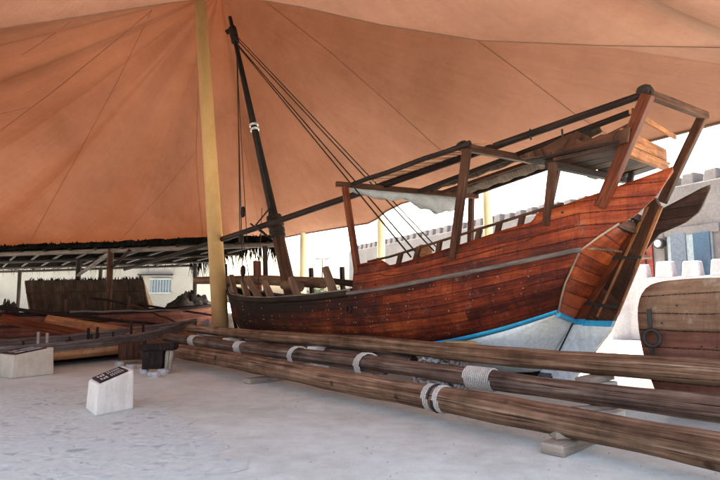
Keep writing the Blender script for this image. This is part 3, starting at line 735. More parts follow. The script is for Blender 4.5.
# palm mats laid over the far half
def mat_strip(a0, a1, b0, b1, nm='awning_mat'):
    m = MB(); P = []; UV = []
    for i in range(25):
        f = i / 24; row = []; ur = []
        p, q = a0.lerp(a1, f), b0.lerp(b1, f)
        for j in range(7):
            h = j / 6; row.append(p.lerp(q, h) + Vector((0, 0, .03 * math.sin(i * 1.7 + j) - .05 * math.sin(math.pi * h)))); ur.append((h * 1.2, f * 4))
        P.append(row); UV.append(ur)
    m.grid(P, UV); m.build(nm, M['mat'], dhow, solid=.035)
mat_strip(W(425, 200, 1.0), W(560, 152, .9), W(438, 204, 1.75), W(562, 162, 1.7))
mat_strip(W(428, 188, .15), W(600, 127, -.05), W(433, 190, .38), W(602, 131, .2))
one('awning_pole', M['brown_wood'], dhow, 'tube', [W(432, 188, .4), W(590, 133, .25)], .04, seg=8)
# stern platform
nf, ff, na, fa = SH(1.75, -1.5, 4.12), SH(1.6, 1.5, 4.25), SH(.48, -1.4, 4.12), SH(.75, 1.4, 4.36)
one('platform_beam', M['dark_wood'], dhow, 'beam', nf - Vector((0, 0, .06)), ff - Vector((0, 0, .06)), .12, .12)
one('platform_beam', M['orange_wood'], dhow, 'beam', na + Vector((0, 0, -.04)), fa + Vector((0, 0, -.04)), .10, .17, bevel=.01)
one('back_board', M['orange_wood'], dhow, 'beam', na + Vector((0, 0, .19)), fa + Vector((0, 0, .19)), .05, .24, bevel=.008)
one('back_board', M['orange_wood'], dhow, 'beam', na + Vector((0, 0, .56)) - DD * .15, fa + Vector((0, 0, .52)) - DD * .2, .04, .09)
for k in range(7):
    f = k / 6; a, b = nf.lerp(ff, f) + DD * random.uniform(0, .5), na.lerp(fa, f)
    one('platform_board', M['brown_wood' if k % 2 else 'dark_wood'], dhow, 'beam', a + Vector((0, 0, .03)), b + Vector((0, 0, .05)), .36, .04, bevel=.005)
# ragged near-side boards of the platform
def ragged(pl_top, pl_bot, t, th, mat):
    m = MB(); o = [W(u, v, t) for u, v in pl_top] + [W(u, v, t) for u, v in pl_bot[::-1]]
    m.prism(o, AA, th); return m.build('side_board', mat, dhow)
ragged([(553, 151), (566, 148), (577, 139), (584, 142), (593, 139), (601, 135), (612, 134), (630, 127)], [(554, 161), (590, 152), (628, 142)], -1.52, .03, M['brown_wood'])
ragged([(520, 156), (545, 147), (560, 139), (577, 131), (584, 134), (592, 138)], [(522, 159), (552, 155), (590, 143)], -1.1, .03, M['brown_wood'])
ragged([(596, 140), (612, 132), (628, 124), (634, 122)], [(598, 144), (616, 141), (633, 135)], -.9, .03, M['brown_wood'])
for u, v in ((562, 137), (530, 137)):
    one('hook', M['iron'], dhow, 'beam', W(u, v - 8, -.7), W(u + 1, v + 3, -.7), .03, .03)
# mast
mp_ = [MASTB.lerp(MASTT, i / 24) for i in range(25)]
one('mast', M['mast'], dhow, 'tube', mp_[6:], [.195 - .125 * i / 24 for i in range(6, 25)], seg=16)
one('mast_foot', M['brown_wood'], dhow, 'tube', [MASTB - (MASTT - MASTB) * .03] + mp_[:8], [.235] + [.225 - .02 * i / 7 for i in range(8)], seg=16)
ms = bpy.data.objects['mast']
for v in (126, 130):
    p = mast_at(v); d = (MASTT - MASTB).normalized(); one('ring', M['lamp_glass'], ms, 'tube', [p - d * .035, p + d * .035], .16, seg=16)
for v in (40, 35, 31):
    p = mast_at(v); d = (MASTT - MASTB).normalized(); one('lashing', M['rope'], ms, 'tube', [p - d * .1, p + d * .1], .15, seg=10)
p = mast_at(30); one('cleat', M['dark_wood'], ms, 'beam', p + Vector((-.25, 0, -.12)), p + Vector((.1, 0, .1)), .1, .14)
for v, r_ in ((218, .26), (226, .28), (231, .27), (236, .25)):
    p = mast_at(v); d = (MASTT - MASTB).normalized(); one('lashing', M['rope'], ms, 'tube', [p - d * .07, p + d * .07], r_, seg=12)
one('halyard', M['rope'], ms, 'tube', [mast_at(222) - AA * .3, ym - DD * .4 + Vector((0, 0, .5)), ym - DD * .1 + Vector((-.35, 0, -.1)), mast_at(240) - AA * .32, ym + DD * .9 + Vector((0, 0, .05))], .03, seg=6)
# standing rigging
hd = mast_at(42)
def rope(p0, p1, r=.016, sag=.0, nm='rope'):
    return one(nm, M['rope'], dhow, 'tube', [p0.lerp(p1, i / 10) - Vector((0, 0, sag * math.sin(math.pi * i / 10))) for i in range(11)], r, seg=6)
rope(hd, W(420, 257, -1.0), .019); rope(hd + Vector((.05, 0, .1)), W(434, 251, .2), .019); rope(hd + Vector((.05, 0, -.1)), W(411, 257, -1.6), .019); rope(hd + Vector((.08, 0, .18)), W(441, 252, .6), .016)
rope(mast_at(47), at(243, 285, 19.0), .018, .0); rope(mast_at(52), at(240, 240, 18.8), .018)
rope(mast_at(45), at(276, 232, 17.8), .022); rope(at(276, 232, 17.8), at(282, 262, 17.6), .02)
rope(mast_at(44), at(247, 240, 18.9), .014); rope(at(243, 240, 19), at(250, 283, 18.8), .014); rope(at(262, 208, 19), at(258, 290, 18.8), .012)
for (u, v, Y) in ((243, 212, 18.95), (241, 239, 18.8), (243, 271, 18.9)):
    p = at(u, v, Y); m = MB(); m.tube([p + Vector((0, 0, z)) for z in (-.2, -.13, 0, .13, .2)], [.03, .08, .095, .08, .03], 10); m.build('pulley_block', M['dark_wood'], dhow)
# timber heads at the bow
TH = [(236, 297, 231, 275, -1), (249, 297, 243, 282, -1), (263, 298, 246, 277, -1), (274, 298, 264, 281, -1), (300, 297, 291, 277, -1), (336, 294, 325, 267, -1)]
def near_bow(u, v):
    # near rail point seen at u
    best = None
    for s in np.linspace(7, 15.8, 300):
        p = SH(s, -max(0, w_r(s) - .17), z_r(s)); c = p - Vector((0, 0, CAMZ)); dep = c.y * CP + c.z * SP
        uu = 360 + FPX * c.x / dep
        if best is None or abs(uu - u) < best[0]: best = (abs(uu - u), p)
    return best[1]
for (u0, v0, u1, v1, sd) in TH:
    b = near_bow(u0, v0); tpnt = at(u1, v1, b.y + .15)
    one('timber_head', M['tan_wood'], dhow, 'beam', b - Vector((0, 0, .1)), tpnt, .20, .15, up=DD, w2=.16, h2=.12, bevel=.012)
for (u, v0, v1, t, mt) in ((312, 290, 268, 1.5, 'dark_wood'), (343, 290, 267, 1.7, 'dark_wood'), (258, 292, 261, .9, 'red_wood'), (226, 290, 264, 0, 'dark_wood'), (266, 296, 246, 0, 'dark_wood')):
    one('timber_head', M[mt], dhow, 'beam', W(u, v0 + 4, t), W(u - 1, v1, t), .14 if mt == 'dark_wood' else .3, .12, up=DD, bevel=.012)
one('bow_beam', M['tan_wood'], dhow, 'tube', [at(196, 280.5, 22.6), at(222, 280.2, 21.2), at(262, 280, 19.0), at(324, 283, 16.6)], [.15, .16, .17, .17], seg=12)
one('bow_beam', M['tan_wood'], dhow, 'tube', [at(284, 285, 17.2), at(300, 287, 16.2)], .15, seg=12)
one('bow_beam', M['dark_wood'], dhow, 'tube', [at(331, 281, 15.6), at(356, 284, 14.6)], .09, seg=8)
one('windlass', M['brown_wood'], dhow, 'tube', [SH(10.2, -1.2, z_r(10) + .02), SH(10.2, 1.2, z_r(10) + .02)], .18, seg=12)
for k in range(4):
    one('thwart', M['boat_planks'], dhow, 'beam', SH(8.2 + k * 1.5, -w_r(8.2 + k * 1.5) + .1, z_r(9) - .1), SH(8.2 + k * 1.5, w_r(8.2 + k * 1.5) - .1, z_r(9) - .1), .22, .07)
# sheave / cask seen behind the handrail
p = W(424, 252, .9); m = MB(); m.tube([p - AA * .12, p + AA * .12], .2, 18); m.build('sheave', M['orange_wood'], dhow, bevel=.01)
# nail heads in upright rows and iron ring
m = MB()
for sd in (-1, 1):
    for s in np.arange(2.2, 12.5, .52):
        for q in np.arange(.14, .97, .085):
            for e in (0, 1):
                if random.random() < (.45 if s < 7.5 else .72): continue
                f = (s - 1.5) / 14.0; sb = 1.86 + 13.44 * f; sr = 1.22 + 14.68 * f; ss = sb + (sr - sb) * q + e * .09 + random.uniform(-.03, .03)
                wb, wr = w_b(sb), w_r(sr); ww = wb + (wr - wb) * q + .20 * math.sin(math.pi * q) * min(1, wr) + .026
                p = SH(ss, sd * ww, z_b(sb) + (z_r(sr) - z_b(sb)) * q)
                m.tube([p, p + AA * sd * .012], random.uniform(.008, .019), 6)
tag(m.build('nail_heads', M['nail'], dhow), kind='stuff')
m = MB()
for s in np.arange(1.5, 6.4, .62):
    for q in (.18, .52, .85):
        if random.random() < .25: continue
        p = SH(s + random.uniform(-.05, .05), -(w_r(s) * (1 - .035 * q) + .036), z_l(s) + (z_t(s) - z_l(s)) * q); m.tube([p, p - AA * .012], .024, 7)
tag(m.build('bulwark_bolts', M['iron'], dhow), kind='stuff')
p = SIDE(352, 309); pc = SH(p[0], -w_r(p[0]) - .12, p[1]); m = MB(); m.tube([pc + Vector((0, 0, .09 * math.sin(a))) + DD * .09 * math.cos(a) for a in np.linspace(0, 2 * math.pi, 15)], .018, 6); m.build('ring_bolt', M['iron'], dhow)
# cloth furled under the front beam
m = MB(); P = []; UV = []
dirf = fb1 - fb0
prof = [(0.07, .04), (.15, .22), (.25, .33), (.36, .40), (.46, .26), (.5, .40), (.58, .62), (.68, .78), (.76, .72), (.84, .5), (.87, .12)]
for i in range(41):
    f = .06 + .82 * i / 40; dp = interp(f, [a for a, b in prof], [b for a, b in prof]); row = []; ur = []
    for j in range(13):
        a = math.pi * 2 * j / 12
        off = DD * (.16 * math.sin(a) * (.5 + .5 * dp) * (1 + .3 * math.sin(i * 1.1 + j))) 
        row.append(fb0 + dirf * f + off + Vector((0, 0, -.07 - dp * .30 * (1 - math.cos(a)) * (1 + .12 * math.sin(i * .9 + 2 * j)))))
        ur.append((f * 4, j * .1))
    P.append(row); UV.append(ur)
m.grid(P, UV); tag(m.build('cloth', M['cloth'], None, fb0), 'grey white canvas cloth hanging furled under the front awning beam of the dhow', 'cloth')

# ------------------------------------------------------------------ spars lying in front of the dhow
def spar(p0, p1, r0, r1, mat, name, label, wob=.02, grp=None, sag=0):
    base = (p0 + p1) / 2; t = thing(name, (base.x, base.y, 0), label, 'spar', grp)
    n = 60; d = (p1 - p0); sd = Vector((-d.y, d.x, 0)).normalized()
    ph = random.uniform(0, 9)
    def pos(f): return p0.lerp(p1, f) + sd * wob * math.sin(f * 9 + ph) + Vector((0, 0, wob * .6 * math.sin(f * 13 + ph * 2) - sag * math.sin(math.pi * f)))
    def rad(f): return (r0 + (r1 - r0) * f) * (1 + .035 * math.sin(f * 31 + ph) + .025 * math.sin(f * 77 + ph))
    pts = [pos(i / n) for i in range(n + 1)]; rs = [rad(i / n) for i in range(n + 1)]
    one('pole', mat, t, 'tube', pts, rs, seg=18)
    return t, pos, rad, d.normalized()
def lash(t, pos, rad, d, f, width, mat='pale_rope', r=.016, name='lashing', extra=.0, squash=1, tilt=0):
    m = MB(); c = pos(f); R_ = rad(f) + r * .6 + extra
    up = Vector((0, 0, 1)); sd = d.cross(up).normalized(); un = sd.cross(d)
    nt_ = max(1, int(width / (2.25 * r))); pts = []
    for k in range(nt_ * 14 + 1):
        a = 2 * math.pi * k / 14; o = -width / 2 + width * k / (nt_ * 14)
        pts.append(c + d * (o + tilt * math.cos(a)) + sd * math.cos(a) * R_ + un * math.sin(a) * R_ * squash - un * (R_ * (squash - 1)))
    m.tube(pts, r, 6); return m.build(name, M[mat], t)
def f_at(p0, p1, u):
    best = (9e9, 0)
    for i in range(400):
        f = i / 399; p = p0.lerp(p1, f); c = p - Vector((0, 0, CAMZ)); dep = c.y * CP + c.z * SP
        uu = 360 + FPX * c.x / dep
        if abs(uu - u) < best[0]: best = (abs(uu - u), f)
    return best[1]
a, b = at(152, 345.5, 15.8), at(760, 459, 4.75)
A1 = (a, b); t1 = spar(a, b, .185, .165, M['log'], 'wooden_spar', 'thick round spar nearest the viewer, ringed by one white and black cord band')
f = f_at(a, b, 437); lash(*t1, f - .006, .10, r=.012); lash(*t1, f + .0008, .06, 'black_rope', .016); lash(*t1, f + .0075, .09, r=.012)
a, b = at(166, 337.5, 16.4), at(760, 414, 5.75)
A2 = (a, b); t2 = spar(a, b, .13, .14, M['log_dark'], 'wooden_spar', 'middle spar bound along its length with pale rope lashings')
lash(*t2, f_at(a, b, 481), .46, r=.014, extra=.012)
for u, wd in ((195, .3), (241, .28)): lash(*t2, f_at(a, b, u), wd, r=.014)
for u in (298, 366): lash(*t2, f_at(a, b, u), .16, r=.014, extra=.03, squash=1.35, tilt=-.12)
p0, p1 = at(288, 356, 11.9), at(386, 372, 9.75)
one('fish_plate', M['log_dark'], t2[0], 'beam', p0, p1, .12, .11, bevel=.015)
a, b = at(190, 329, 17.4), at(760, 377, 6.6)
A3 = (a, b); t3 = spar(a, b, .13, .165, M['log'], 'wooden_spar', 'rear spar raised highest of the group, close along the hull of the dhow')
a, b = at(205, 339, 17.2), at(414, 361.5, 10.7)
t4 = spar(a, b, .10, .12, M['log_dark'], 'wooden_spar', 'thin dark spar tucked low between the rear and the middle spar', .01)
p0 = at(236, 345, 15.2)
# supports
def sleeper(u, v, Y, L1, wd, ht, mat, label, rot=None, name='timber_block'):
    p = at(u, v, Y); m = MB(); d = Vector((.72, .69, 0))
    if rot is not None: d = Vector((math.cos(rot), math.sin(rot), 0))
    m.beam(Vector((p.x, p.y, ht / 2 + .001)), Vector((p.x, p.y, ht / 2 + .001)) + d * L1, wd, ht)
    return tag(m.build(name, mat, None, (p.x, p.y, 0), bevel=.02), label, 'timber block')
sp0 = ground(552, 456)
sleeper(552, 456, sp0.y, 1.5, .26, .12, M['pale_wood'], 'long weathered sleeper lying under the right part of the nearest spar')
q = sp0 + Vector((.72, .69, 0)) * .36; m = MB(); m.box((q.x, q.y, .165), .34, .2, .085, .1); tag(m.build('timber_block', M['pale_wood'], None, (q.x, q.y, .121), bevel=.015), 'flat pale packing piece between the long sleeper and the nearest spar', 'timber block')
sp1 = ground(246, 384)
sleeper(246, 384, sp1.y, 1.1, .25, .10, M['pale_wood'], 'short pale block under the left part of the nearest spar', .75)
# white plinth block carrying the rear and middle spars
def block(u, v, Y, sx, sy, z0, z1, mat, label, rot=.77, name='timber_block', cat='timber block', bev=.02):
    p = at(u, v, Y); m = MB(); m.box((p.x, p.y, (z0 + z1) / 2), sx, sy, z1 - z0, rot)
    return tag(m.build(name, mat, None, (p.x, p.y, z0), bevel=bev), label, cat)
f = f_at(*A3, 597); c3 = A3[0].lerp(A3[1], f); f = f_at(*A2, 600); c2 = A2[0].lerp(A2[1], f)
zt = c3.z - .16
m = MB(); m.box((c3.x, c3.y, (zt - .09) / 2), .34, .42, zt - .09, .77); tag(m.build('support_block', M['plinth'], None, (c3.x, c3.y, 0), bevel=.02), 'white plastered block holding up the right part of the rear spar', 'support block')
d_ = Vector((-.72, -.69, 0)); m = MB(); m.beam(Vector((c3.x, c3.y, zt - .045)) + d_ * .5, Vector((c3.x, c3.y, zt - .045)) - d_ * .3, .24, .085); tag(m.build('timber_block', M['pale_wood'], None, (c3.x, c3.y, zt - .09), bevel=.015), 'pale packing timber on the white block under the rear spar', 'timber block')
zt = c2.z - .15
m = MB(); m.box((c2.x + .08, c2.y + .05, (zt - .06) / 2), .36, .36, zt - .06, .77); tag(m.build('support_block', M['plinth'], None, (c2.x, c2.y, 0), bevel=.02), 'low white plastered block under the right part of the middle spar', 'support block')
m = MB(); m.beam(Vector((c2.x, c2.y, zt - .03)) + Vector((-.42, -.1, 0)), Vector((c2.x, c2.y, zt - .03)) + Vector((.25, .15, 0)), .14, .055); tag(m.build('timber_block', M['pale_wood'], None, (c2.x, c2.y, zt - .06), bevel=.02), 'small rounded stick wedged beneath the middle spar on its white block', 'timber block')
for u, lab in ((322, 'pale block under the middle of the rear spar'), (236, 'pale block under the left end of the rear spar')):
    f = f_at(*A3, u - 4); c = A3[0].lerp(A3[1], f); zt = c.z - .145
    m = MB(); m.box((c.x, c.y, zt / 2), .45, .3, zt, .77); tag(m.build('support_block', M['plinth'], None, (c.x, c.y, 0), bevel=.03), lab, 'support block')
for u, lab in ((271, 'pale block under the left part of the middle spar'),):
    f = f_at(*A2, u); c = A2[0].lerp(A2[1], f); zt = c.z - .135
    m = MB(); m.box((c.x, c.y, zt / 2), .4, .3, zt, .77); tag(m.build('support_block', M['plinth'], None, (c.x, c.y, 0), bevel=.03), lab, 'support block')
# hull prop of yellow timber and rubble below
p = at(460, 343.5, 10.5); m = MB(); m.beam(Vector((p.x - .28, p.y, p.z)), Vector((p.x + .30, p.y + .05, p.z)), .2, .085); tag(m.build('hull_prop', M['yellow_wood'], None, (p.x, p.y, p.z), bevel=.01), 'yellow new timber piece wedged under the white bottom of the dhow', 'prop')
m = MB(); m.box((p.x, p.y + .15, (p.z - .05) / 2), .42, .4, p.z - .05, .5); tag(m.build('support_block', M['rubble'], None, (p.x, p.y, 0), bevel=.03), 'rough rubble pier carrying the yellow timber under the dhow', 'support block')
m = MB()
hc = at(440, 352, 10.35)
for k in range(420):
    zz = random.uniform(0, .56); sp_ = .20 + .32 * (1 - zz / .6)
    q = Vector((hc.x + random.uniform(-1, 1) * (sp_ + .12), hc.y - .05 + random.uniform(-1, 1) * sp_ * .55, zz)); r_ = random.uniform(.022, .05)
    d_ = Vector((random.uniform(-1, 1), random.uniform(-1, 1), random.uniform(-1, 1))).normalized() * r_
    m.tube([q - d_, q, q + d_], [r_ * .6, r_, r_ * .5], 6)
tag(m.build('rubble_heap', M['stone']), 'loose pale rubble heaped below the yellow timber behind the spars', 'rubble', kind='stuff')
# keel blocks under dhow
for s, lab in ((4.2, 'squared keel block under the after part of the dhow'), (8.5, 'squared keel block under the middle of the dhow'), (12.6, 'squared keel block under the fore part of the dhow')):
    pass

m = MB()
for k in range(300):
    if k < 200:
        f = random.random(); c = A1[0].lerp(A1[1], f) + Vector((random.gauss(-.1, .5), random.gauss(-.1, .45), 0))
    else: c = ground(random.uniform(0, 720), random.uniform(385, 478))
    r_ = random.uniform(.004, .013) * (1.6 if random.random() < .06 else 1)
    m.tube([Vector((c.x, c.y, .004)), Vector((c.x + random.uniform(-.5, .5) * r_, c.y, .004 + r_)), ], [r_, r_ * .6], 5)
tag(m.build('grit', M['stone']), 'scattered grit and small chips on the concrete beside the spars', 'grit', kind='stuff')

# ------------------------------------------------------------------ information plinths
def lectern(pts, zf, zb, mat, label, scale=1):
    """pts: near-left(low), near-right(high), far-right, far-left on the ground"""
    c = sum(pts, Vector()) / 4; t = thing('information_plinth', (c.x, c.y, 0), label, 'plinth', 'information plinths')
    m = MB(); top = [pts[0] + Vector((0, 0, zf)), pts[1] + Vector((0, 0, zb)), pts[2] + Vector((0, 0, zb)), pts[3] + Vector((0, 0, zf))]
    tc = sum(top, Vector()) / 4; top = [tc + (p - tc) * .94 for p in top]
    for k in range(4):
        k2 = (k + 1) % 4; m.face([pts[k], pts[k2], top[k2], top[k]], [(0, 0), (1, 0), (1, 1), (0, 1)])
    m.face(top, [(0, 0), (1, 0), (1, 1), (0, 1)]); m.face(pts[::-1], [(0, 0), (1, 0), (1, 1), (0, 1)])
    m.build('body', mat, t, bevel=.025)
    ex = (top[1] - top[0]); ey = (top[3] - top[0]); nn = ex.cross(ey).normalized()
    def P_(a, b, h): return top[0] + ex * a + ey * b + nn * h
    m = MB(); o = [P_(.08, .08, .012), P_(.86, .08, .012), P_(.86, .92, .012), P_(.08, .92, .012)]; m.prism(o, nn, .012)
    pl = m.build('plaque', M['plaque'], t, bevel=.003)
    m = MB()
    # two text columns of fine lines with a heading block each, as on the bilingual board
    for b0, b1 in ((.15, .46), (.54, .85)):
        for a0, c0, c1 in ((.17, b0 + .02, b1 - .06), (.17, b0 + .02, b0 + .07), (.24, b0 + .02, b1 - .12), (.31, b0 + .02, b1 - .05)):
            m.prism([P_(a0, c0, .0255), P_(a0 + .04, c0, .0255), P_(a0 + .04, c1, .0255), P_(a0, c1, .0255)], nn, .001)
        for k in range(6):
            a0 = .44 + k * .062; e1 = b1 - random.uniform(0, .08)
            m.prism([P_(a0, b0, .0255), P_(a0 + .02, b0, .0255), P_(a0 + .02, e1, .0255), P_(a0, e1, .0255)], nn, .001)
    m.build('lettering', M['plaque_text'], pl)
    return t
g0 = [ground(95, 417), ground(133.5, 409), None, ground(85.5, 409)]; g0[2] = g0[1] + (g0[3] - g0[0])
lectern(g0, .42, .585, M['plinth'], 'white plastered plinth with sloping black plaque, standing alone in the foreground')
g1 = [ground(11, 379), ground(54, 374.5), None, None]; e = g1[1] - g1[0]; n_ = Vector((-e.y, e.x, 0)).normalized() * .62 + Vector((-.1, 0, 0)); g1[2] = g1[1] + n_; g1[3] = g1[0] + n_
lectern(g1, .47, .60, M['plinth_tan'], 'tan plinth with a dark plaque, close against the low boat at the left')

# ------------------------------------------------------------------ two wooden stumps
def chunk(t, name, mat, c, sx, sy, z0, z1, rot, top=1.0, lean=0.0):
    m = MB(); ax = Vector((math.cos(rot), math.sin(rot), 0)); ay = Vector((-ax.y, ax.x, 0)); P = []; UV = []
    for q in (0, .25, .5, .75, 1):
        k = 1 + (top - 1) * q; z = z0 + (z1 - z0) * q; row = []
        for a_, b_ in ((-1, -1), (-.3, -1.04), (.4, -.97), (1, -1), (1.03, 0), (1, 1), (0, 1.03), (-1, 1), (-1.03, .1)):
            row.append(c + ax * (a_ * sx / 2 * k + lean * q) + ay * b_ * sy / 2 * k + Vector((0, 0, z + (.02 * a_ if q == 1 else 0))) + Vector((random.uniform(-1, 1), random.uniform(-1, 1), 0)) * .012)
        P.append(row); UV.append([(z * 1.0, j_ * .2) for j_ in range(10)])
    m.grid(P, UV, False, True); m.face(P[-1], [(q_.x, q_.y) for q_ in P[-1]]); return m.build(name, mat, t, bevel=.018)
p = ground(127, 365); t = thing('wooden_stump', (p.x, p.y, 0), 'lighter brown squared timber stump, the left of the two', 'stump', 'timber stumps')
chunk(t, 'body', M['brown_wood'], Vector((p.x, p.y + .3, 0)), .58, .55, .12, .56, .25, 1.06)
p2 = ground(154, 374); t = thing('wooden_stump', (p2.x, p2.y, 0), 'dark timber stump with an overhanging slab top and pale pegs, the right of the two', 'stump', 'timber stumps')
chunk(t, 'body', M['dark_wood'], Vector((p2.x - .08, p2.y + .22, 0)), .44, .42, .10, .52, .1, 1.05)
chunk(t, 'slab', M['dark_wood'], Vector((p2.x + .02, p2.y + .22, 0)), .72, .5, .515, .66, .1, 1.05)
for dx in (.22, .31):
    chunk(t, 'peg', M['pale_wood'], Vector((p2.x + dx, p2.y + .12, 0)), .07, .07, .06, .515, .1, 1.0, .03)
k = 0
for (u, v, r_) in ((119, 366, .1), (131, 369, .12), (144, 373, .11), (154, 377, .13), (163, 374, .12), (169, 372, .07)):
    q = ground(u, v); m = MB(); P = []
    for z, s_ in ((0, .9), (.05, 1.0), (.11, .8)):
        P.append([Vector((q.x + r_ * s_ * math.cos(a) * 1.2 * random.uniform(.85, 1.1), q.y + r_ * s_ * math.sin(a) * random.uniform(.85, 1.1), z)) for a in np.linspace(0, 2 * math.pi, 8)[:-1]])
    m.grid(P, None, False, True); m.face(P[-1], [(0, 0)] * 7)
    tag(m.build('stone', M['stone'], None, (q.x, q.y, 0)), 'small pale stone wedged under the foot of the two timber stumps', 'stone', 'stones under the stumps')

# ------------------------------------------------------------------ generic lofted boat
def boat(name, label, bow, dirn, length, beam, sheer, mat_side, mat_top, depth=.7, split=.6, rail_mat='grey_rail', bow_rise=.5, ribs=14, flat=.35, cat='boat', grp=None):
    dirn = Vector((dirn[0], dirn[1], 0)).normalized(); lat = Vector((dirn.y, -dirn.x, 0))
    ctr = bow - dirn * length / 2; t = thing(name, (ctr.x, ctr.y, 0), label, cat, grp)
    def pt(f, q, sd):   # f 0 stern..1 bow, q 0 keel..1 rail
        wd = beam / 2 * (1 - abs(2 * f - .9) ** 3.0 * (.94 if f > .45 else .55)); wd = max(wd, .02)
        zs = sheer + bow_rise * max(0, f - .45) ** 2 * 3.3 + .15 * max(0, .35 - f)
        zk = .12 + (bow_rise * .5 + sheer * .5) * max(0, f - .86) ** 2 * 42 * .35
        ww = wd * (flat * (1 - (1 - min(q / .35, 1)) ** 2) + (1 - flat) * q ** .7)
        return bow + dirn * (f - 1) * length + lat * sd * ww + Vector((0, 0, zk + (zs - zk) * q ** 1.3))
    NF = 48
    for q0, q1, mt, nm in ((0, split, mat_side, 'lower_hull'), (split, 1, mat_top, 'topsides')):
        m = MB()
        for sd in (-1, 1):
            P = []; UV = []
            for i in range(NF + 1):
                f = i / NF; P.append([pt(f, q0 + (q1 - q0) * j / 7, sd) for j in range(8)]); UV.append([(f * length, (q0 + (q1 - q0) * j / 7) * depth * 1.4) for j in range(8)])
            m.grid(P, UV)
        if True:
            m.face([pt(0, q0, -1), pt(0, q1, -1), pt(0, q1, 1), pt(0, q0, 1)], [(0, 0), (0, 1), (1, 1), (1, 0)])
        m.build(nm, M[mt], t, solid=.04)
    for sd in (-1, 1):
        m = MB(); m.tube([pt(i / NF, 1, sd) + Vector((0, 0, .02)) for i in range(NF + 1)], .05, 8); m.build('gunwale', M[rail_mat], t)
    m = MB(); m.tube([pt(i / NF, 0, 0) - Vector((0, 0, .04)) for i in range(NF + 1)], .06, 8); m.build('keel', M['dark_wood'], t)
    for k in range(ribs):
        f = .08 + .8 * k / ribs; m = MB()
        m.tube([pt(f, q, -1) + lat * .03 for q in (1, .7, .4, .15)] + [pt(f, q, 1) - lat * .03 for q in (.15, .4, .7, 1)], .028, 6); m.build('rib', M['brown_wood'], t)
    for f in (.25, .45, .65, .8):
        m = MB(); m.beam(pt(f, .8, -1), pt(f, .8, 1), .2, .05); m.build('thwart', M['brown_wood'], t)
    return t, pt
# boat A: low weathered boat at left
bowA = Vector((at(196, 322, 18.6).x, 18.6, 0))
tA, ptA = boat('rowing_boat', 'low weathered grey boat with orange lower hull behind the tan plinth', bowA, (.50, .866), 11, 2.2, .55, 'low_boat', 'low_grey', depth=.7, split=.72, bow_rise=.42, flat=.8)
for u, v0, v1, Y in ((88, 348, 328, 15.2), (97, 343, 327, 15.6), (38, 345, 332, 14.2), (47, 344, 333, 14.3), (131, 338, 320, 17), (143, 336, 322, 17.2)):
    one('thole_pin', M['dark_wood' if u > 60 else 'pale_wood'], tA, 'beam', at(u, v0, Y), at(u + .5, v1, Y), .06, .05, up=(0, 1, 0))
# boat B: larger reddish boat behind
bowB = Vector((at(226, 312, 24.5).x, 24.3, 0))
tB, ptB = boat('fishing_boat', 'faded red planked fishing boat beached behind the low grey boat and yellow pole', bowB, (.74, .67), 12.5, 2.8, 1.15, 'far_boat', 'far_boat', depth=1.2, bow_rise=.35, rail_mat='dark_wood', ribs=12)
# third boat further left, dark
bowC = at(150, 322, 21.0); bowC.z = 0
tC, ptC = boat('dugout_boat', 'dark narrow boat between the low grey boat and the red fishing boat', bowC, (.80, .6), 11, 1.7, .78, 'far_boat', 'far_boat', depth=.8, bow_rise=.25, rail_mat='brown_wood', ribs=10)
# oars and spars lying over the boats
def stick(pa, pb_, r, mat, label, name='pole', cat='pole', flat=None):
    a, b = at(*pa), at(*pb_); m = MB()
    if flat: m.beam(a, b, flat, r, up=(0, -.75, .65))
    else: m.tube([a.lerp(b, i / 8) + Vector((0, 0, .02 * math.sin(i * 2.2))) for i in range(9)], [r * (1 - .25 * i / 8) for i in range(9)], 8)
    c = (a + b) / 2
    return tag(m.build(name, M[mat], None, (c.x, c.y, min(a.z, b.z)), bevel=.008 if flat else 0), label, cat, 'loose poles over the left boats')
stick((-10, 307, 17.5), (190, 328, 19.5), .06, 'dark_wood', 'long dark pole slanting from the frame edge down across the left boats')
stick((-10, 336, 15.5), (82, 342, 15.8), .05, 'brown_wood', 'stout brown pole resting inside the low grey boat')
stick((-10, 316, 18.5), (120, 318, 20.0), .045, 'grey_rail', 'thin grey pole lying level above the left boats')
stick((90, 298, 21), (218, 316, 22.5), .05, 'dark_wood', 'dark pole leaning from below the hut to the foot of the yellow pole')
stick((130, 304, 20.5), (176, 322, 20.8), .045, 'brown_wood', 'short brown pole slanting down beside the shelter post')
stick((45, 320, 16.8), (148, 336, 17.2), .05, 'orange_wood', 'pale orange plank lying slanted across the low grey boat', 'plank', 'plank', .38)
stick((0, 318, 16.2), (98, 338, 16.4), .05, 'red_wood', 'reddish brown plank lying slanted behind the gunwale of the low boat', 'plank', 'plank', .30)
stick((70, 312, 18.8), (185, 310, 21.5), .04, 'grey_rail', 'thin pale grey pole lying level in front of the hut')
for u, v0, v1, Y in ((66, 312, 299, 19.2), (129, 312, 296, 20.5)):
    a, b = at(u, v0, Y), at(u, v1, Y); m = MB(); m.beam(a - Vector((0, 0, a.z - .3)), b, .09, .08, up=(0, 1, 0))
    tag(m.build('stake', M['brown_wood'], None, (a.x, a.y, .3), bevel=.006), 'short upright stake %s' % ('in front of the left half of the hut' if u < 100 else 'right of the tall shelter post'), 'stake')
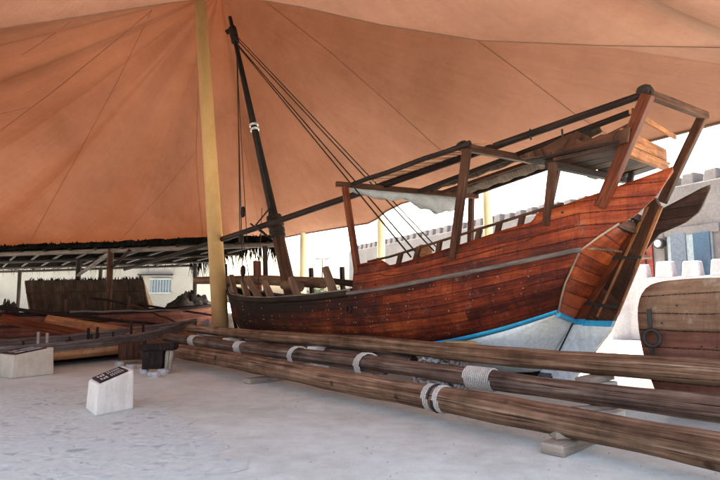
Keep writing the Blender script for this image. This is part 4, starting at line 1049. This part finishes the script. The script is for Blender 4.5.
# net heap
def heap(cx, cy, rx, ry, h, mat, name, label, cat):
    m = MB(); P = []
    for i in range(15):
        q = i / 14; row = []
        for j in range(40):
            a = 2 * math.pi * j / 40; k = 1 + .18 * math.sin(3 * a + 1) + .12 * math.sin(7 * a) + .10 * random.uniform(-1, 1)
            row.append(Vector((cx + rx * (1 - q) * math.cos(a) * k, cy + ry * (1 - q) * math.sin(a) * k, h * (math.sin(q * math.pi / 2) ** .8) * (1 + .09 * random.uniform(-1, 1) + .16 * math.sin(4 * a + 9 * q) * math.sin(2.3 * a)))))
        P.append(row)
    m.grid(P, None, True, True); return tag(m.build(name, mat, None, (cx, cy, 0)), label, cat)
p = at(190, 300, 29); heap(p.x, 29, 2.3, 1.2, 1.85, M['net'], 'net_heap', 'dark heap of old fishing nets behind the red boat', 'nets')
p = at(215, 325, 22.5); heap(p.x - .1, 21.6, .75, .45, .75, M['white_plaster'], 'sack_heap', 'low pale heap at the foot of the yellow pole behind the spars', 'heap')
p = at(14, 308, 21); heap(p.x, 20.6, .8, .5, 1.45, M['net'], 'net_heap', 'small dark net bundle at the left frame edge beside the hut', 'nets')

# ------------------------------------------------------------------ thatched shelter at left
E0, E1 = Vector((-24, 27.6, 4.0)), Vector((-2.75, 20.4, 4.15))
F1, F0 = at(189, 266, 34), at(-60, 272, 41)
E0 = at(-60, 252.5, 26.0); E1 = at(284, 240, 21.5)
F1.z = 4.0
sh = thing('thatched_shelter', (-12, 27, 0), 'long open shelter with dark ragged palm thatch roof on timber posts', 'shelter')
m = MB(); P = []; UV = []
for i in range(61):
    f = i / 60; a, b = E0.lerp(E1, f), F0.lerp(F1, f); row = []; ur = []
    for j in range(13):
        q = j / 12; row.append(a.lerp(b, q) + Vector((0, 0, .05 * random.uniform(-1, 1)))); ur.append((f * 20, q * 12))
    P.append(row); UV.append(ur)
m.grid(P, UV, False); m.build('roof', M['thatch'], sh, solid=.22, offset=1)
m = MB()      # ragged eave tufts and hanging fronds
def tuft(p, d, L_, wd):
    s_ = Vector((random.uniform(-1, 1), random.uniform(-.4, .4), 0)).normalized() * wd
    m.face([p - s_, p + s_, p + d * L_ + s_ * .2, p + d * L_ - s_ * .2], [(0, 0), (0, .1), (1, .1), (1, 0)])
for i in range(900):
    f = random.random(); p = E0.lerp(E1, f) + Vector((random.uniform(-.1, .1), random.uniform(-.1, .3), random.uniform(.05, .2)))
    tuft(p, Vector((random.uniform(-.5, .5), -.5, random.uniform(-.1, .8))).normalized(), random.uniform(.06, .17), random.uniform(.03, .07))
for i in range(260):
    f = random.random(); p = F0.lerp(F1, f); tuft(p, Vector((random.uniform(-.1, .1), 0, -1)), random.uniform(.1, .7) * random.random(), random.uniform(.01, .03))
for i in range(420):
    f = random.random(); p = E1.lerp(F1, f ** 1.5); tuft(p, Vector((random.uniform(-.2, .3), 0, -1)), random.uniform(.2, 1.5) * random.random(), random.uniform(.015, .045))
tag(m.build('thatch_fringe', M['thatch'], sh), kind='stuff')
for q, r_ in ((.02, .11), (.35, .09), (.7, .09), (.98, .08)):
    a, b = E0.lerp(F0, q), E1.lerp(F1, q); one('eave_beam' if q < .1 else 'purlin', M['grey_rail' if q < .1 else 'dark_wood'], sh, 'tube', [a - Vector((0, 0, .14)), a.lerp(b, .5) - Vector((0, 0, .17)), b - Vector((0, 0, .14))], r_, seg=8)
for k in range(13):
    f = (k + .5) / 13; a, b = E0.lerp(E1, f), F0.lerp(F1, f); one('rafter', M['dark_wood'], sh, 'tube', [a - Vector((0, 0, .07)), b - Vector((0, 0, .07))], .06, seg=6)
def on_line(a, b, u):
    best = (9e9, 0)
    for i in range(600):
        p = a.lerp(b, i / 599); c = p - Vector((0, 0, CAMZ)); uu = 360 + FPX * c.x / (c.y * CP + c.z * SP)
        if abs(uu - u) < best[0]: best = (abs(uu - u), p)
    return best[1]
ppos = []
for u, q, r_ in ((111, .02, .13), (79, .35, .13), (-40, .02, .13), (101, .95, .12), (200, .9, .12), (20, .95, .12), (-20, .4, .12)):
    p = on_line(E0.lerp(F0, q), E1.lerp(F1, q), u); ppos.append(p)
    one('post', M['brown_wood' if u == 111 else 'dark_wood'], sh, 'tube', [(p.x, p.y, 0), (p.x + .03, p.y, p.z * .5), (p.x, p.y, p.z - .1)], r_, seg=10)
one('brace', M['grey_rail'], sh, 'tube', [ppos[0] - Vector((0, 0, .25)), ppos[1] - Vector((0, 0, 1.0))], .09, seg=8)
one('brace', M['dark_wood'], sh, 'tube', [ppos[0] - Vector((0, 0, 1.0)), on_line(E0, E1, 130) - Vector((0, 0, .2))], .07, seg=8)

# hut of palm matting
hp0, hp1 = at(25, 281, 26.5), at(143, 279.5, 26.5); hb0, hb1 = at(32, 318, 25.0), at(153, 318, 25.0)
hb0.z = hb1.z = .6
hut = thing('matting_hut', ((hp0.x + hp1.x) / 2, 27, 0), 'small ridge roofed hut of dark palm matting standing under the thatched shelter', 'hut')
m = MB(); P = []; UV = []
for i in range(31):
    f = i / 30; P.append([hp0.lerp(hp1, f).lerp(hb0.lerp(hb1, f), q / 8) + Vector((0, .03 * math.sin(i * 2.1), .02 * random.uniform(-1, 1) - .1 * math.sin(math.pi * q / 8))) for q in range(9)]); UV.append([(q * .3, f * 7) for q in range(9)])
m.grid(P, UV, False); m.build('roof', M['mat'], hut, solid=.07)
m = MB(); bk0, bk1 = hp0 + Vector((-.2, 1.7, -2.0)), hp1 + Vector((.2, 1.7, -2.0)); P = []; UV = []
for i in range(21):
    f = i / 20; P.append([hp0.lerp(hp1, f).lerp(bk0.lerp(bk1, f), q / 4) for q in range(5)]); UV.append([(q * .5, f * 7) for q in range(5)])
m.grid(P, UV, False); m.build('roof', M['mat'], hut, solid=.07)
for a, b, c in ((hp0, hb0, bk0), (hp1, hb1, bk1)):
    m = MB(); o = [a - Vector((0, 0, .05)), b, Vector((b.x, b.y, 0)), Vector((c.x, c.y, 0)), c]; m.prism(o, (1, 0, 0), .03); m.build('gable', M['mat_tan'], hut)
m = MB()
for i in range(200):
    p = hp0.lerp(hp1, random.random()); tuft(p, Vector((random.uniform(-.4, .4), -.2, random.uniform(.3, 1))).normalized(), random.uniform(.05, .2), .03)
tag(m.build('ridge_thatch', M['thatch'], hut), kind='stuff')
one('batten', M['brown_wood'], hut, 'tube', [hp0.lerp(hb0, .3) + Vector((0, -.08, .02)), hp1.lerp(hb1, .28) + Vector((0, -.08, .02))], .025, seg=6)

# ------------------------------------------------------------------ cream building behind left
bl = thing('cream_building', (-24, 47, 0), 'plain cream rendered building behind the shelter with one small barred window', 'building')
xr = at(195, 280, 46).x
one('wall', M['building'], bl, 'beam', (-48, 49, 2.6), (xr, 49, 2.6), 6.0, 5.2)
wa, wb_ = at(151, 279, 45.9), at(170, 293, 45.9)
m = MB(); m.beam((wa.x, 45.97, (wa.z + wb_.z) / 2), (wb_.x, 45.97, (wa.z + wb_.z) / 2), .1, wa.z - wb_.z); wn_ = m.build('window', M['curtain'], bl)
for k in range(7):
    x = wa.x + (wb_.x - wa.x) * (k + .5) / 7; one('bar', M['white_frame'], wn_, 'beam', (x, 45.88, wb_.z), (x, 45.88, wa.z), .05, .05)
for z in (wa.z, wb_.z): one('sill', M['white_frame'], wn_, 'beam', (wa.x - .1, 45.86, z), (wb_.x + .1, 45.86, z), .14, .12)
one('window_hood', M['dark_wood'], bl, 'beam', (wa.x - 1.0, 45.7, wa.z + .35), (wb_.x + .2, 45.7, wa.z + .35), .5, .1)
one('downpipe', M['dark_wood'], bl, 'tube', [(wa.x - .9, 45.8, 0), (wa.x - .9, 45.8, wa.z + .3)], .1, seg=8)
one('pier', M['building'], bl, 'beam', (at(101, 280, 45.6).x, 45.7, 0), (at(101, 280, 45.6).x, 45.7, 5.0), .8, .5, up=(0, 1, 0))

# ------------------------------------------------------------------ fort wall right
def merlon(m, c, d, wd, th, h):
    n_ = Vector((-d.y, d.x, 0)); P = []
    for z, k in ((-.03, 1.04), (h * .82, .90), (h * .95, .86), (h, .76)):
        P.append([c + d * a * wd / 2 * k + n_ * b * th / 2 * k + Vector((0, 0, z)) for a, b in ((-1, -.88), (-.9, -1), (.9, -1), (1, -.88), (1, .88), (.9, 1), (-.9, 1), (-1, .88))])
    m.grid(P, None, False, True); m.face(P[-1], [(0, 0)] * 8, False)
def crenel(t, a, b, z, th, pitch, wd, h, mat, name='wall'):
    d = (b - a).normalized(); m = MB()
    m.beam(Vector((a.x, a.y, z / 2)), Vector((b.x, b.y, z / 2)), th, z)
    ob = m.build(name, mat, t, bevel=.06)
    m = MB(); n = int((b - a).length / pitch)
    for k in range(n):
        merlon(m, a + d * (pitch * (k + .5)) + Vector((0, 0, z + random.uniform(-.03, .03))), d, wd * random.uniform(.94, 1.05), th * .9, h * random.uniform(.93, 1.06))
    m.build('battlement', mat, t, bevel=.045)
    return ob
fa_, fb_ = Vector((-1.2, 58.5, 0)), Vector((18.5, 17.8, 0))
fd = (fb_ - fa_).normalized(); fnrm = Vector((-fd.y, fd.x, 0)); fnrm = fnrm if fnrm.dot(Vector((-9, -20, 0))) > 0 else -fnrm
fort = thing('fort_wall', (8, 40, 0), 'tall pinkish grey fort wall with rounded battlements, a blue glazed window and a red door', 'fort wall')
crenel(fort, fa_ - fnrm * .6, fb_ - fnrm * .6, 7.05, 1.2, 1.03, .62, .55, M['plaster'])
def fwp(u, v, off):
    d = ray(u, v); o = Vector((0, 0, CAMZ)); a = fa_ + fnrm * off
    k = (a - o).dot(fnrm) / d.dot(fnrm); return o + d * k
def fpanel(u0, v0, u1, v1, off, th, mat, name, parent):
    a, b = fwp(u0, v0, off), fwp(u1, v1, off); z0, z1 = min(a.z, b.z), max(a.z, b.z)
    m = MB(); m.beam(Vector((a.x, a.y, (z0 + z1) / 2)), Vector((b.x, b.y, (z0 + z1) / 2)), th, z1 - z0); return m.build(name, mat, parent, bevel=.01)
wf = fpanel(667, 231, 716, 285, .03, .10, M['white_frame'], 'window', fort)
fpanel(670, 234, 688.5, 282, .10, .05, M['curtain'], 'pane', wf); fpanel(692.5, 233, 713, 282, .12, .05, M['glass'], 'pane', wf)
fpanel(664, 232, 667.5, 286, .06, .16, M['plaster'], 'jamb', wf)
fpanel(664, 229.6, 720, 231, .04, .14, M['plaster'], 'lintel', wf)
dr = fpanel(634, 236, 656, 300, .03, .12, M['red_door'], 'door', fort); fpanel(645, 238, 647, 299, .1, .06, M['dark_wood'], 'door_stile', dr)
lp = fwp(658, 243.5, .3); wl = thing('wall_lamp', lp, 'round white bulkhead lamp in a dark ring between the red door and the window', 'lamp')
m = MB(); m.tube([lp - fnrm * .28, lp + fnrm * .02], [.24, .26], 20); m.build('housing', M['iron'], wl, bevel=.02)
m = MB(); m.tube([lp + fnrm * .02, lp + fnrm * .08, lp + fnrm * .11], [.18, .15, .06], 18); m.build('lens', M['lamp_glass'], wl)
# low white crenellated wall with a terrace behind
la, lb = ground(630, 340), ground(629, 340) + Vector((4.6, -6.4, 0))
ld = (lb - la).normalized(); ln = Vector((-ld.y, ld.x, 0)); ln = ln if ln.dot(-la) > 0 else -ln
lw = thing('garden_wall', (la.x, la.y, 0), 'low white plastered wall with four rounded merlons in front of the fort window', 'wall')
crenel(lw, la - ln * .25, lb - ln * .25, 2.62, .5, 1.02, .66, .58, M['white_plaster'])
e0 = la - ln * .25
m = MB(); P = []; lat_ = Vector((-1, .15, 0)).normalized(); fw = Vector((.15, 1, 0)).normalized()
for z, k in ((0, .95), (1.2, .62), (2.55, .35), (2.66, .25)):
    P.append([e0 + lat_ * k - fw * .22 + Vector((0, 0, z)), e0 - lat_ * .3 - fw * .22 + Vector((0, 0, z)), e0 - lat_ * .3 + fw * .5 + Vector((0, 0, z)), e0 + lat_ * k + fw * .5 + Vector((0, 0, z))])
m.grid(P, None, True, True); m.face(P[-1], [(0, 0)] * 4); m.build('end_pier', M['white_plaster'], lw, bevel=.05)
tr = MB(); o = [la - ln * .55 + ld * .3, lb - ln * .55, fb_ + fnrm * .02 + fd * -1.5, Vector((la.x + 3.4, la.y + 1.6, 0))]
o = [Vector((p.x, p.y, 1.7)) for p in o]; tr.prism(o, (0, 0, 1), .15)
tag(tr.build('terrace', M['white_plaster']), 'raised white terrace floor behind the low wall', 'terrace', kind='structure')

# ------------------------------------------------------------------ plank boat stern at right
td = Vector((.8, -.6, 0)); tb = Vector((.6, .8, 0)); O = at(639.5, 310, 8.0); O.z = 0
ob = thing('boat_stern', (O.x + .9, O.y - .5, 0), 'broad weathered plank stern of a boat at the right edge with an iron ring', 'boat')
prof = [(.30, .10), (.22, .22), (.155, .38), (.10, .56), (.055, .76), (.02, .98), (.0, 1.2), (-.005, 1.38), (.005, 1.52), (.03, 1.63), (.065, 1.71), (.115, 1.78), (.18, 1.83), (.27, 1.86), (.4, 1.875)]
WT = 2.7
def tr_pt(k, f, back=0, sh=0): # f 0 left 1 right
    x, z = k; x0 = x + sh; xx = x0 + (WT - 2 * x0) * f
    bul = -.14 * math.sin(math.pi * f)
    return O + td * xx + tb * (back + bul) + Vector((0, 0, z + .05 * math.sin(math.pi * f) * (1 if z > 1.6 else 0)))
for zlo, zhi, mt, nm in ((0, 1.2, 'boat_red', 'lower_transom'), (1.2, 2, 'boat_planks', 'upper_transom')):
    m = MB(); rows = [k for k in subdiv(prof, 3) if zlo - .001 <= k[1] <= zhi + .001]
    m.grid([[tr_pt(k, f / 14) for f in range(15)] for k in rows], [[(f / 14 * WT, k[1]) for f in range(15)] for k in rows]); m.build(nm, M[mt], ob, solid=.06, offset=0)
for f in (0, 1):
    m = MB(); P = []; UV = []
    for b_ in np.linspace(0, 6, 16):
        sh_ = .9 * (b_ / 6) ** 2
        P.append([tr_pt(k, f, b_, sh_) for k in prof]); UV.append([(b_, k[1]) for k in prof])
    m.grid(P, UV); m.build('side_planking', M['boat_red'], ob, solid=.05)
m = MB(); m.grid([[tr_pt(prof[-1], f / 6, b_, .9 * (b_ / 6) ** 2) for f in range(7)] for b_ in np.linspace(0, 6, 8)]); m.build('deck', M['boat_planks'], ob)
one('keel', M['dark_wood'], ob, 'beam', O + td * WT / 2 + Vector((0, 0, .1)), O + td * WT / 2 + tb * 6 + Vector((0, 0, .1)), .2, .2)
hp = O + td * .14 - tb * .10
st = MB(); st.beam(hp + Vector((0, 0, 1.5)), hp + Vector((0, 0, 1.24)), .06, .035, up=tb); st.build('hinge', M['iron'], ob, bevel=.008); st = MB(); st.beam(hp + Vector((0, 0, .98)), hp + Vector((0, 0, .84)), .045, .04, up=tb); st.build('staple', M['iron'], ob, bevel=.008)
rg = MB(); rc = hp + td * .02 - tb * .04 + Vector((0, 0, 1.09)); rg.tube([rc + td * .105 * math.cos(a) + Vector((0, 0, .115 * math.sin(a))) for a in np.linspace(0, 2 * math.pi, 25)], .028, 8, caps=False); rg.build('ring', M['iron'], ob)
m = MB()
for k in range(14):
    f = random.uniform(.1, .8); z = random.choice((.5, .75, 1.0, 1.3, 1.55, 1.72)); p = tr_pt((.02, z), f) - tb * .035; m.tube([p, p - tb * .012], .016, 7)
m.build('bolts', M['iron'], ob)

# ------------------------------------------------------------------ far things seen under the tent
p = at(322, 290, 62); lpst = thing('street_lamp', (p.x, 62, 0), 'thin twin armed street lamp far away beyond the dhow bow', 'street lamp')
zt = at(322, 259, 62).z
one('pole', M['iron'], lpst, 'tube', [(p.x, 62, 0), (p.x, 62, zt)], [.09, .05], seg=8)
one('arm', M['iron'], lpst, 'beam', (p.x - .55, 62, zt), (p.x + .55, 62, zt), .07, .07)
for sx in (-.6, .6): one('lamp_head', M['iron'], lpst, 'beam', (p.x + sx - .22, 62, zt + .02), (p.x + sx + .22, 62, zt + .05), .25, .12)
def tree(u, v, Y, h, rad, label):
    p = at(u, v, Y); t = thing('tree', (p.x, Y, 0), label, 'tree', 'far trees'); one('trunk', M['brown_wood'], t, 'tube', [(p.x, Y, 0), (p.x + .1, Y, h * .5), (p.x, Y, h * .8)], [.16, .12, .06], seg=8)
    m = MB()
    for i in range(700):
        d = Vector((random.gauss(0, 1), random.gauss(0, 1), random.gauss(0, .8))).normalized() * rad * random.random() ** .4
        c = Vector((p.x, Y, h - rad * .7)) + d * (1 + .3 * math.sin(d.x * 4)); a = Vector((random.uniform(-1, 1), random.uniform(-1, 1), random.uniform(-1, 1))).normalized() * .16; b = a.orthogonal().normalized() * .1
        m.face([c - a, c + b, c + a, c - b], [(0, 0)] * 4)
    m.build('crown', M['leaf'], t)
tree(316, 290, 58, 3.0, 1.3, 'small round tree left of the far street lamp')
tree(338, 290, 56, 2.8, 1.2, 'low tree right of the far street lamp')

for o in bpy.data.objects:
    if o.type == 'MESH' and not o.data.materials: print('nomat', o.name)
scene.render.engine = 'CYCLES'
